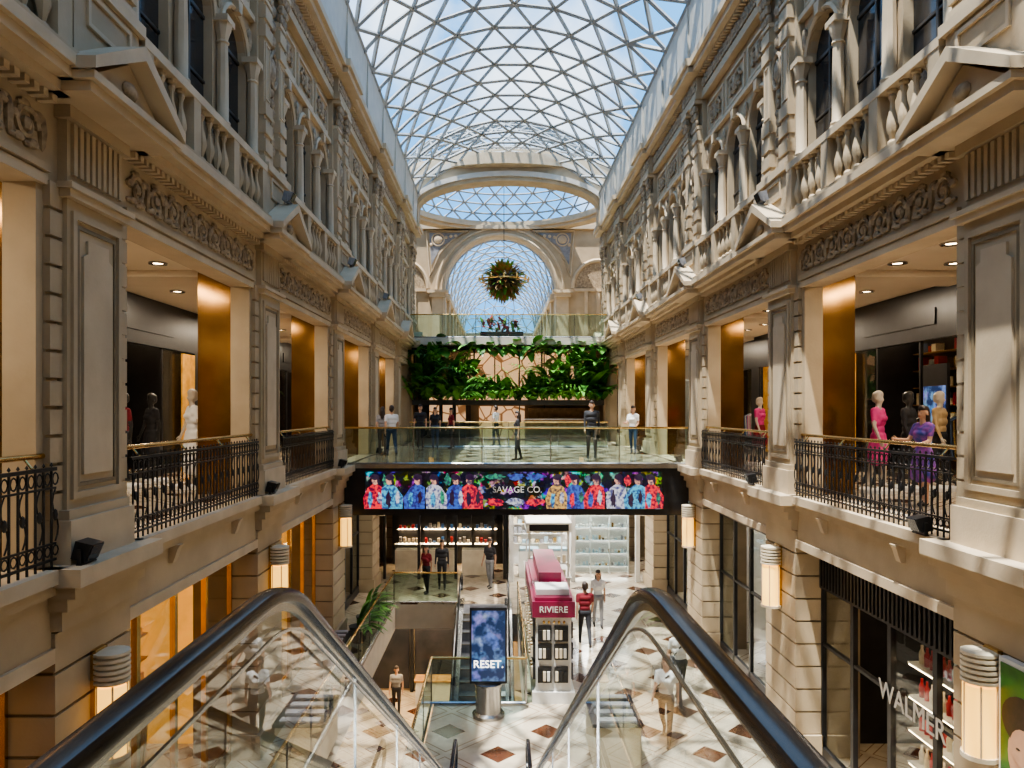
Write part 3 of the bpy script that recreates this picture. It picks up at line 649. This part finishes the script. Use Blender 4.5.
# ------------------------------------------------------------------ shops
SM=['black','white','gold','wood','sglass','ewarm','ewhite','red','blue','pink','cream','ceil','brass','darkglass','cgrey','goldglow','cblue','ice']
K={k:i for i,k in enumerate(SM)}
def room(mb,d0,d1,y0,y1,z0,z1,wall,prod,dens=.75,rows=None):
    w=K[wall]
    mb.box(d1-.05,d1,y0,y1,z0,z1,w); mb.box(d1,d0,y0,y0+.06,z0,z1,w); mb.box(d1,d0,y1-.06,y1,z0,z1,w)
    mb.box(d1,d0,y0,y1,z1-.04,z1,K['white'] if wall!='black' else K['black'])
    for q in np.linspace(y0+.6,y1-.6,3):
        mb.box(d1+.4,d0-.3,q-.05,q+.05,z1-.07,z1-.045,K['ewarm' if wall in('gold','wood','black','goldglow') else 'ewhite'])
    for z in np.arange(z0+.35,z1-.6,.45):
        mb.box(d1,d1+.3,y0+.1,y1-.1,z-.03,z,K['wood'] if wall!='white' else w)
        y=y0+.15
        while y<y1-.25:
            ww=random.uniform(.08,.22)
            if random.random()<dens: mb.box(d1+.03,d1+.25,y,y+ww,z,z+random.uniform(.12,.34),K[random.choice(prod)])
            y+=ww+.04
    dm=(d0+d1)/2; c=(y0+y1)/2
    mb.tube([(dm,c-1.2,z0),(dm,c-1.2,z0+1.5),(dm,c+1.2,z0+1.5),(dm,c+1.2,z0)],.02,K['brass'],6)
    for i in range(18):
        yy=c-1.05+i*.12; mb.prism([(dm-.2,z0+1.32),(dm,z0+1.42),(dm+.2,z0+1.32),(dm+.16,z0+random.uniform(.4,.7)),(dm-.16,z0+.5)],yy,yy+.07,'y',K[random.choice(prod)])
GP=[('black',['cream','red','cgrey','brass','cblue']),('gold',['cream','brass','white','red']),('black',['pink','blue','white','cgrey']),('white',['cream','blue','cgrey']),('wood',['brass','cream','red'])]
def gallery_shops(Xw,s,off):
    T=lambda p:(Xw+s*p[0],p[1],p[2])
    for k in range(len(PIERS)-1):
        mb=MB(T); y0=PIERS[k]+.3; y1=PIERS[k+1]+.3
        wall,pr=GP[(k+off)%5]; fm=K['black'] if wall!='white' else K['white']
        d=-3.7
        room(mb,d-.1,-5.93,y0+.2,y1-.2,F1,2.2,wall,pr)
        mb.box(d-.15,d,y0,y1,1.5,2.59,fm); mb.box(d-.15,d,y0,y0+.45,F1,1.5,fm); mb.box(d-.15,d,y1-.3,y1,F1,1.5,fm)
        for y in np.linspace(y0+.45,y1-.3,4)[1:-1]: mb.box(d-.1,d-.04,y-.03,y+.03,F1,1.5,fm)
        mb.box(d-.1,d-.04,y0,y1,F1,F1+.12,fm)
        mb.box(d-.08,d-.07,y0+.45,y0+2.2,F1+.1,1.5,K['sglass']); mb.box(d-.08,d-.07,y1-2.0,y1-.3,F1+.1,1.5,K['sglass'])
        mb.box(d,d+.03,y0+1.6,y1-1.6,1.8,2.15,K['goldglow'] if wall=='gold' else fm)
        if k%2==1:
            for i in range(9): mb.lathe([(.05,0),(.04,1.2),(.05,3.0)],d+.04,y1-.5-i*.08,K['gold'],6,F1)
        mb.build('gallery_shop_front',SM)
gallery_shops(XL,1,2); gallery_shops(XR,-1,2)
LP=[('goldglow',['brass','cream','gold']),('goldglow',['brass','red','cream']),('goldglow',['brass','gold','cream']),('goldglow',['gold','cream','white']),('white',['cream','blue','white'])]
RP=[('black',['cgrey','red','white']),('white',['cream','cgrey','white']),('black',['red','cream','cgrey','white']),('white',['white','cream','ice']),('white',['cream','blue','white'])]
def lower_shops(Xw,s,PP):
    T=lambda p:(Xw+s*p[0],p[1],p[2])
    for k in range(5):
        mb=MB(T); y0=PIERS[k]+1.5; y1=PIERS[k+1]
        wall,pr=PP[k]; fm=K['black'] if wall in('black','white') else K['brass']; d=-.5; zt=-2.52
        room(mb,d-.1,-2.6 if wall=='goldglow' else -4.5,y0-.7,y1+.7,F0,zt,wall,pr,.5 if wall=='goldglow' else .75)
        if wall=='black':
            mb.box(d,d+.06,y0,y1,-3.25,zt,K['black'])
            for i in range(40): mb.box(d+.06,d+.09,y0+i*(y1-y0)/40,y0+i*(y1-y0)/40+.05,-3.2,zt-.05,K['black'])
        else: mb.box(d-.04,d+.04,y0,y1,zt-.25,zt,fm)
        ztg=-3.25 if wall=='black' else zt-.25
        for y in list(np.linspace(y0,y1,5)): mb.box(d-.05,d+.03,max(y0,y-.05),min(y1,y+.05),F0,ztg,fm)
        mb.box(d-.05,d+.03,y0,y1,F0,F0+.25,fm)
        mb.box(d-.02,d-.01,y0,y0+(y1-y0)*.5,F0+.25,ztg,K['sglass']); mb.box(d-.02,d-.01,y0+(y1-y0)*.75,y1,F0+.25,ztg,K['sglass'])
        if wall!='goldglow': mb.box(d-.06,d+.02,y0,y1,-4.3,-4.25,fm)
        if wall=='black' and s<0:
            for z in np.arange(F0+.6,-3.6,.5):
                mb.box(d-.55,d-.25,y0+.1,y0+(y1-y0)*.5,z-.02,z,K['white']); mb.box(d-.3,d-.27,y0+.1,y0+(y1-y0)*.5,z-.05,z-.025,K['ewarm'])
                for i in range(16): mb.lathe([(.04,0),(.045,.16),(.02,.22),(.02,.28)],d-.4,y0+.2+i*.135,K[random.choice(('red','white','cream','red'))],8,z)
        mb.build('street_shop_front',SM)
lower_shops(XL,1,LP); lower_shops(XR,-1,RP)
text('shop_lettering','WALMER',(5.9,10.6,-4.3),(PI/2,.0,-PI/2),.42,'white')
sg=text('shop_sign','REV',(XR+3.62,15.35,.75),(PI/2,0,-PI/2),.36,'etext')
mb=MB(); mb.box(XR+3.6,XR+3.66,14.9,15.75,-.95,.95,0); mb.box(XR+3.58,XR+3.6,14.95,15.7,-.9,.5,1); mb.build('lightbox_sign',['black','screenb'])
# end shops under bridge
mb=MB()
mb.box(XL,.2,28.0,28.3,-2.75,-2.21,0); mb.box(XL,.2,30.8,31,F0,-2.21,0); mb.box(XL-.2,.2,28.3,31,-2.8,-2.7,0); mb.box(.2,.35,28,31,F0,-2.21,0)
for x in (-4.3,-3.0,-1.6,-.2): mb.box(x-.05,x+.05,28,28.15,F0,-2.75,0)
for j,x in enumerate(np.arange(-4.1,0,1.05)):
    mb.box(x,x+.9,30.5,30.7,F0+.8,F0+2.6,0)
    for z in (.9,1.5): 
        mb.box(x,x+.9,30.3,30.6,F0+z,F0+z+.02,5)
        for i in range(5): mb.box(x+.05+i*.17,x+.15+i*.17,30.32,30.45,F0+z+.02,F0+z+random.uniform(.12,.3),random.choice((7,8,10,12,14)))
for x in np.arange(-4.0,-.5,1.3): mb.box(x,x+1.0,28.7,29.3,F0,F0+.95,10); mb.box(x,x+1.0,28.7,29.3,F0+.96,F0+1.2,4)
mb.build('cosmetics_shop_front',SM)
mb=MB()
mb.box(.4,5.3,27.5,27.7,-3.1,-2.21,0); mb.box(.45,3.2,27.35,27.5,-3.3,-3.0,1); mb.box(.4,5.3,30.8,31,F0,-2.21,1); mb.box(.4,.5,27.7,31,F0,-2.4,1); mb.box(.4,5.3,27.7,31,-3.15,-3.1,1)
for x in (.5,2.8,5.2): mb.box(x-.08,x+.08,27.5,27.65,F0,-3.1,1)
for z in np.arange(F0+.3,-3.3,.5):
    mb.box(2.9,5.1,28.9,29.2,z,z+.02,17); mb.box(2.9,5.1,29.17,29.19,z-.04,z-.01,6)
    for i in range(17): mb.box(2.95+i*.125,3.02+i*.125,28.92,29.05,z+.02,z+random.uniform(.08,.2),random.choice((17,1,17,14,12,1)))
for x in np.linspace(2.9,5.1,4): mb.box(x-.02,x+.02,28.88,29.2,F0,-3.2,1)
mb.box(2.9,5.1,28.86,28.87,F0+.1,-3.2,4)
mb.box(2.85,5.15,29.2,29.25,F0,-3.2,1)
for z in np.arange(F0+.9,-3.4,.4):
    mb.box(.6,2.7,30.4,30.7,z,z+.03,1)
    for i in range(11): mb.box(.65+i*.18,.78+i*.18,30.42,30.6,z+.03,z+random.uniform(.12,.3),random.choice((17,10,14,17,12)))
for x in (.8,1.9): mb.box(x,x+.8,28.2,28.8,F0,F0+1.0,1); mb.box(x,x+.8,28.2,28.8,F0+1.0,F0+1.3,4); mb.box(x+.05,x+.75,28.25,28.75,F0+1.01,F0+1.1,17)
for x in (1,2.2,3.4,4.6): mb.box(x,x+.5,28,30.4,-3.17,-3.155,6)
mb.build('jewellery_shop_front',SM)
text('shop_sign','FLOWER',(1.8,27.33,-3.15),(PI/2,0,0),.24,'black')
mb=MB()
mb.box(.95,2.3,23.6,26.2,F0,F0+1.0,0); mb.box(.9,2.35,23.55,26.25,F0+1.0,F0+1.06,0)
for x in (.98,2.22):
    for y in (23.65,26.1): mb.box(x,x+.05,y,y+.05,F0+1.06,F0+2.5,0)
mb.box(.9,2.35,23.55,26.25,F0+2.5,F0+2.8,0); mb.box(1.0,2.25,23.54,23.56,F0+2.55,F0+2.75,4)
for i in range(7):
    for z in (1.06,1.5): mb.box(1.05+i*.17,1.15+i*.17,23.7,23.85,F0+z,F0+z+random.uniform(.1,.25),random.choice((2,2,3)))
mb.box(1.0,2.25,23.65,23.95,F0+1.47,F0+1.5,0)
mb.build('cosmetics_counter',['white','maroon','cream','ice','black'])
# ------------------------------------------------------------------ kiosk and totem
mb=MB(); x0,x1,y0,y1=.75,1.68,16.1,20.4; zt=-4.1
mb.box(x0+.08,x1-.08,y0+.08,y1-.08,F0,zt-.2,1); mb.box(x0,x1,y0,y1,F0,F0+.25,1); mb.box(x0,x1,y0,y1,zt-.42,zt-.08,0); mb.box(x0+.06,x1-.06,y0+.06,y1-.06,zt-.08,zt,0); mb.box(x0+.2,x1-.2,y0+1.2,y1-.2,zt,zt+.3,0); mb.box(x0+.1,x1-.1,y0+.3,y0+1.0,zt,zt+.12,1)
for q in (0,1):
    for z in (.45,.95,1.35):
        mb.box(x0+.12+q*.36,x0+.42+q*.36,y0+.02,y0+.08,F0+z,F0+z+.34,2)
        for i in range(3): mb.box(x0+.14+q*.36+i*.09,x0+.2+q*.36+i*.09,y0-.02,y0+.03,F0+z+.05,F0+z+.25,random.choice((3,1,2)))
for k in range(5):
    for z in (.45,.9,1.35):
        for xx in (x0+.02,x1-.08): mb.box(xx,xx+.06,y0+.25+k*.82,y0+.9+k*.82,F0+z,F0+z+.36,2)
        for i in range(5): mb.box(x0-.02,x0+.03,y0+.3+k*.82+i*.12,y0+.36+k*.82+i*.12,F0+z+.03,F0+z+.26,3+i%2)
for i in range(5): mb.ell((x0+.25+i*.11,y0-.0,zt-.52),(.03,.03,.04),4,6,4)
ko=mb.build('retail_kiosk',['maroon','white','black','cream','brass'])
text('kiosk_lettering','RIVIERE',(1.21,y0-.01,zt-.25),(PI/2,0,0),.19,'white',ko)
mb=MB(); cx,cy=-.2,15.5
mb.lathe([(.34,0),(.34,.06),(.27,.1),(.27,.62),(.3,.66),(.3,.7)],cx,cy,1,20,F0)
mb.box(cx-.39,cx+.39,cy-.09,cy+.09,F0+.7,F0+2.28,0); mb.box(cx-.35,cx+.35,cy-.1,cy-.09,F0+.75,F0+2.22,2)
to=mb.build('digital_totem',['black','chrome','screenb'])
text('totem_lettering','RESET.',(cx,cy-.105,F0+1.1),(PI/2,0,0),.22,'etext',to)
def stand(x,y,w,l,h):
    mb=MB(); mb.box(x-w/2,x+w/2,y-l/2,y+l/2,F0+h-.05,F0+h,1); mb.box(x-w/2+.04,x+w/2-.04,y-l/2+.04,y+l/2-.04,F0+.1,F0+h-.05,0); mb.box(x-w/2+.1,x+w/2-.1,y-l/2+.1,y+l/2-.1,F0,F0+.1,2)
    for i in range(4): mb.box(x-w/2+.1,x+w/2-.1,y-l/2+.1+i*l/4,y-l/2+.1+i*l/4+l/8,F0+h,F0+h+.03,3)
    mb.build('display_table',['cream','darkglass','black','cgrey'])
stand(2.1,13.6,.9,1.4,.9); stand(-3.8,17.5,.5,1.2,1.0)
mb=MB(lambda p:(XR-p[0],p[1],p[2]))
mb.box(.005,.1,6.75,7.9,-4.6,-2.62,0); mb.box(.1,.11,6.8,7.86,-4.55,-2.67,1)
def disc(cy,cz,ry,rz,d,m): mb.prism([(cy+ry*math.cos(a),cz+rz*math.sin(a)) for a in np.linspace(0,2*PI,21)[:-1]],.11,d,'x',m)
disc(7.4,-4.5,.44,.5,.113,4); disc(7.5,-3.55,.24,.33,.116,3); disc(7.52,-3.2,.31,.26,.119,2); disc(7.5,-3.46,.2,.2,.12,3)
disc(7.42,-3.48,.03,.012,.123,2); disc(7.58,-3.48,.03,.012,.123,2); disc(7.5,-3.72,.07,.018,.123,5)
mb.build('portrait_poster',['white','leaf','hairA','skinA','cblack','red'])
# ------------------------------------------------------------------ people
def caps(p0,p1,r0,r1,n=10):
    p0=np.array(p0,float);p1=np.array(p1,float);d=p1-p0;L=np.linalg.norm(d)
    t=d/L if L>1e-6 else np.array([0,0,1.]); a=np.cross(t,[1,0,0]); 
    if np.linalg.norm(a)<.1: a=np.cross(t,[0,1,0])
    a/=np.linalg.norm(a); b=np.cross(t,a); vs=[tuple(p0-t*r0)]
    rings=[(p0,r0,x) for x in (-.85,-.5,0)]+[(p1,r1,x) for x in (0,.5,.85)]
    for c,r,x in rings:
        rr=r*math.sqrt(1-x*x)
        for j in range(n):
            an=2*PI*j/n; vs.append(tuple(c+t*r*x+(a*math.cos(an)+b*math.sin(an))*rr))
    vs.append(tuple(p1+t*r1)); L_=len(vs)-1; fs=[(0,1+(j+1)%n,1+j) for j in range(n)]
    for i in range(5):
        for j in range(n): fs.append((1+i*n+j,1+i*n+(j+1)%n,1+(i+1)*n+(j+1)%n,1+(i+1)*n+j))
    fs+=[(1+5*n+j,1+5*n+(j+1)%n,L_) for j in range(n)]
    return vs,fs
def person(name,x,y,zf,head=0,h=1.72,top='cwhite',bot='cblack',skin='skinA',hair='hairA',legs=((6,5),(-6,8)),arms=((-8,12),(8,15)),female=False,longhair=False,skirt=False,sleeve=False,bag=None,vox=.017,shoe='black',lean=0):
    prims=[]
    def A(p0,p1,r0,r1,m): prims.append((np.array(p0,float),np.array(p1,float),r0,r1,m))
    f=.92 if female else 1.0
    A((-.075*f,0,.93),(.075*f,0,.93),.112,.112,bot)
    A((-.055*f,.0,1.06),(.055*f,.0,1.06),.10*f,.10*f,top); A((-.08*f,.005,1.2),(.08*f,.005,1.2),.108*f,.108*f,top); A((-.10*f,0,1.34),(.10*f,0,1.34),.105*f,.105*f,top)
    A((-.15*f,-.01,1.415),(.15*f,-.01,1.415),.062,.062,top); A((0,-.005,1.44),(0,.01,1.54),.058,.052,skin)
    if female: A((-.07,.08,1.27),(.07,.08,1.27),.062,.062,top)
    A((0,.0,1.665),(0,.015,1.61),.088,.07,skin); A((0,.035,1.575),(0,.045,1.57),.045,.035,skin); A((0,.085,1.635),(0,.103,1.61),.011,.016,skin)
    A((-.088,0,1.63),(-.09,0,1.61),.016,.014,skin); A((.088,0,1.63),(.09,0,1.61),.016,.014,skin)
    A((0,-.025,1.695),(0,.01,1.715),.09,.082,hair); A((0,-.045,1.63),(0,-.035,1.67),.078,.085,hair)
    if longhair: A((0,-.06,1.62),(0,-.085,1.38),.082,.055,hair); A((-.07,-.02,1.62),(-.08,-.04,1.42),.035,.03,hair); A((.07,-.02,1.62),(.08,-.04,1.42),.035,.03,hair)
    fing=[]
    for q,(th,kn) in zip((-1,1),legs):
        th=math.radians(th);kn=math.radians(kn); H=np.array([q*.09,0,.9]); Kn=H+.43*np.array([q*.03,math.sin(th),-math.cos(th)]); An=Kn+.42*np.array([0,math.sin(th-kn),-math.cos(th-kn)])
        A(H,Kn,.09,.062,bot); A(Kn,An,.062,.042,bot if not skirt else skin); t=th-kn; fd=np.array([0,math.cos(t*.6),math.sin(t*.6)])
        A(An+np.array([0,-.02,-.035]),An+fd*.15+np.array([0,0,-.055]),.042,.03,shoe)
    if skirt:
        lz=.3 if skirt==2 else .55
        A((-.06,0,.85),(-.09,0,lz),.13,.17,bot); A((.06,0,.85),(.09,0,lz),.13,.17,bot)
    for q,(sh,eb) in zip((-1,1),arms):
        sh=math.radians(sh);eb=math.radians(eb); S=np.array([q*.19*f,-.01,1.41]); E=S+.29*np.array([q*.12,math.sin(sh),-math.cos(sh)]); t=sh+eb; dv=np.array([q*.03,math.sin(t),-math.cos(t)]); Wp=E+.25*dv
        A(S,S+(E-S)*.6,.054,.048,top); A(S+(E-S)*.6,E,.042,.038,top if sleeve else skin); A(E,Wp,.039,.027,top if sleeve else skin)
        pm=Wp+.07*dv; A(Wp,pm,.028,.033,skin)
        ax=np.array([0,math.cos(t),math.sin(t)])
        for i,(o,L) in enumerate(((-.027,.055),(-.009,.072),(.009,.075),(.025,.066))):
            b=Wp+.085*dv+ax*o; k1=b+dv*L*.55+np.array([-q*.006,0,0]); k2=b+dv*L*.95+np.array([-q*.022,0,0]); fing.append([b,k1,k2])
        fing.append([Wp+.03*dv+ax*.024,Wp+.06*dv+ax*.048,Wp+.09*dv+ax*.055])
    if bag:
        A((.2,0,.95),(.2,0,1.02),.09,.07,bag); A((.19,-.06,1.1),(-.08,-.1,1.42),.015,.015,bag); A((.19,.08,1.1),(-.08,.1,1.42),.015,.015,bag)
    V=[];Fc=[]
    for p0,p1,r0,r1,m in prims:
        vs,fs=caps(p0,p1,r0,r1); o=len(V); V+=vs; Fc+=[[o+i for i in ff] for ff in fs]
    me=bpy.data.meshes.new(name); me.from_pydata(V,[],Fc)
    bm=bmesh.new(); bm.from_mesh(me); bmesh.ops.recalc_face_normals(bm,faces=bm.faces); bm.to_mesh(me); bm.free()
    ob=bpy.data.objects.new(name+'_tmp',me); COL.objects.link(ob)
    md=ob.modifiers.new('r','REMESH'); md.mode='VOXEL'; md.voxel_size=vox
    sm=ob.modifiers.new('s','SMOOTH'); sm.iterations=2; sm.factor=.5
    dg=bpy.context.evaluated_depsgraph_get(); me2=bpy.data.meshes.new_from_object(ob.evaluated_get(dg)); bpy.data.objects.remove(ob)
    nf=len(me2.polygons); C=np.empty(nf*3); me2.polygons.foreach_get('center',C); C=C.reshape(-1,3)
    names=[]; best=np.full(nf,1e9); idx=np.zeros(nf,int)
    for p0,p1,r0,r1,m in prims:
        if m not in names: names.append(m)
        d=p1-p0; L2=max(1e-9,d.dot(d)); t=np.clip(((C-p0)@d)/L2,0,1); dist=np.linalg.norm(C-(p0+t[:,None]*d),axis=1)-(r0+(r1-r0)*t)
        k=dist<best; best[k]=dist[k]; idx[k]=names.index(m)
    vv=np.empty(len(me2.vertices)*3); me2.vertices.foreach_get('co',vv); vv=vv.reshape(-1,3)
    out=MB(); out.v=[tuple(p) for p in vv]; out.f=[list(p.vertices) for p in me2.polygons]; out.m=[int(i) for i in idx]
    if skin not in names: names.append(skin)
    si=names.index(skin)
    for ch in fing: out.tube([tuple(p) for p in ch],[.0105,.0095,.007],si,6)
    names+=['black','red']; 
    if skin=='skinA':
        for q in (-1,1): out.ell((q*.032,.083,1.645),(.012,.008,.007),len(names)-2,6,4)
        out.ell((0,.088,1.582),(.022,.006,.006),len(names)-1,6,4)
    sc=h/1.78; zmin=min(p[2] for p in out.v); ch,shh=math.cos(head),math.sin(head)
    nv=[]
    for p in out.v:
        z=(p[2]-zmin); yy=p[1]+(lean*max(0,z-.9)); nv.append((x+sc*(p[0]*ch-yy*shh),y+sc*(p[0]*shh+yy*ch),zf+sc*z))
    out.v=nv; bpy.data.meshes.remove(me2)
    return out.build(name,names,recalc=False)
W=((22,8),(-16,25)); WA=((-20,15),(20,20))
person('man',2.36,20.1,F0,0,1.76,'cred','cblack',legs=W,arms=WA)
person('woman',2.95,21.8,F0,PI,1.66,'cwhite','cgrey',female=True,longhair=True,legs=((8,5),(-8,12)))
person('woman',3.25,14.3,F0,PI-.4,1.68,'cwhite','cblack',female=True,longhair=True,hair='hairB',legs=W,arms=((-25,30),(15,40)),bag='cblack')
person('man',3.93,16.0,F0,PI+.3,1.78,'cwhite','cblack',legs=((-12,15),(18,6)),arms=((15,30),(-15,20)),bag='cblack')
person('man',-3.6,25.0,F1,.3,1.74,'cwhite','cblue',legs=W,arms=WA)
person('woman',-4.0,25.6,F1,.1,1.64,'cgrey','cblack',female=True,longhair=True)
person('man',-3.05,29,F1,PI,1.75,'cblack','cblack'); person('woman',-2.5,29.4,F1,PI,1.64,'cblack','cblue',female=True,longhair=True)
person('woman',-1.9,30,F1,2,1.62,'cred','cblack',female=True)
person('man',-.1,31.8,F1,1,1.72,'cwhite','cblack'); person('woman',.6,23.0,F1,PI/2,1.5,'cblack','cblack',female=True,longhair=True)
person('man',2.98,23.5,F1,PI,1.82,'cblack','cblack',sleeve=True)
person('woman',4.75,26,F1,PI-.5,1.68,'cwhite','cblue',female=True,longhair=True,arms=((10,60),(20,70)))
person('woman',-2.5,25.8,F0,PI-.6,1.66,'cred','cblack',female=True,longhair=True); person('man',-2.0,26.4,F0,PI,1.74,'cblack','cblack',sleeve=True)
person('man',-.3,26.6,F0,2.5,1.75,'cblack','cgrey'); person('woman',-1.0,25.8,FB,PI,1.65,'cblack','cblack',female=True)
person('man',-3.6,26.2,FB,PI,1.7,'cgrey','cblack')
def mannq(x,y,top,bot,head,skirt=False,h=1.8,fem=True,sk='mann'):
    o=person('mannequin',x,y,F1+.08,head,h,top,bot,skin=sk,hair=sk,female=fem,skirt=skirt,shoe=sk,vox=.02,sleeve=not fem)
    b=MB(); b.lathe([(.34,0),(.34,.06),(.32,.08)],x,y,0,16,F1); b.build('mannequin_base',['white'],o)
mannq(-6.1,14.75,'cwhite','cwhite',PI*.75,2,1.85); mannq(-7.45,15.9,'cblack','cblack',PI*.8,True,sk='mannd'); mannq(-7.5,14.8,'cred','cblack',PI*.8,False,sk='mannd')
mannq(7.2,14.0,'cpink','cpink',PI*1.2,True); mannq(8.0,14.4,'cblack','cblack',PI*1.2,False,1.8,False,sk='mannd'); mannq(8.6,14.4,'ctan','cblack',PI*1.2,False,1.8,False)
mannq(7.4,20.9,'cpink','cred',PI*1.2,True)
person('woman',6.9,12.0,F1,PI/2+.3,1.6,'cpurple','cpurple',female=True,longhair=True,skirt=True,arms=((20,60),(25,70)))
# ------------------------------------------------------------------ light, world, camera
sun=bpy.data.lights.new('sun','SUN'); sun.energy=8; sun.angle=.012; sun.color=(1,.94,.85)
so=bpy.data.objects.new('sun',sun); COL.objects.link(so); so.rotation_euler=Vector((.20,.20,-.95)).to_track_quat('-Z','Y').to_euler()
w=bpy.data.worlds.new('sky'); scene.world=w; w.use_nodes=True; nt=w.node_tree; bg=nt.nodes['Background']
tc=nt.nodes.new('ShaderNodeTexCoord'); no=nt.nodes.new('ShaderNodeTexNoise'); no.inputs['Scale'].default_value=3.2; no.inputs['Detail'].default_value=8
nt.links.new(tc.outputs['Generated'],no.inputs['Vector']); rp=nt.nodes.new('ShaderNodeValToRGB')
rp.color_ramp.elements[0].position=.50; rp.color_ramp.elements[0].color=(.09,.28,.56,1); rp.color_ramp.elements[1].position=.70; rp.color_ramp.elements[1].color=(1,.99,.96,1)
nt.links.new(no.outputs['Fac'],rp.inputs[0]); nt.links.new(rp.outputs[0],bg.inputs['Color']); bg.inputs['Strength'].default_value=2.1
def area(name,loc,rot,sx,sy,e,col):
    l=bpy.data.lights.new(name,'AREA'); l.shape='RECTANGLE'; l.size=sx; l.size_y=sy; l.energy=e; l.color=col
    o=bpy.data.objects.new(name,l); COL.objects.link(o); o.location=loc; o.rotation_euler=rot
for k in range(1,6):
    yc=PIERS[k]+3.9
    for X in (XL-2.1,XR+2.1): area('gallery_fill_light',(X,yc,2.57),(0,0,0),.5,2.5,95,(1,.84,.64))  # fill lights added under the gallery ceilings, besides the round spots
area('shop_fill_light',(2.8,28.6,-3.2),(0,0,0),3.6,.6,130,(.95,.98,1)); area('bridge_fill_light',(1.6,24.5,-2.64),(0,0,0),5,.4,110,(1,.96,.9))  # fills added to brighten the white shop and the counter under the bridge
cam=bpy.data.cameras.new('camera'); co=bpy.data.objects.new('camera',cam); COL.objects.link(co)
cam.sensor_width=36; cam.lens=26.0; cam.shift_x=14/1024; cam.shift_y=26/1024; cam.clip_start=.05; cam.clip_end=500
co.location=(0,0,0); co.rotation_euler=(PI/2,0,0); scene.camera=co
scene.view_settings.view_transform='AgX'; scene.view_settings.look='AgX - Medium High Contrast'; scene.view_settings.exposure=.75
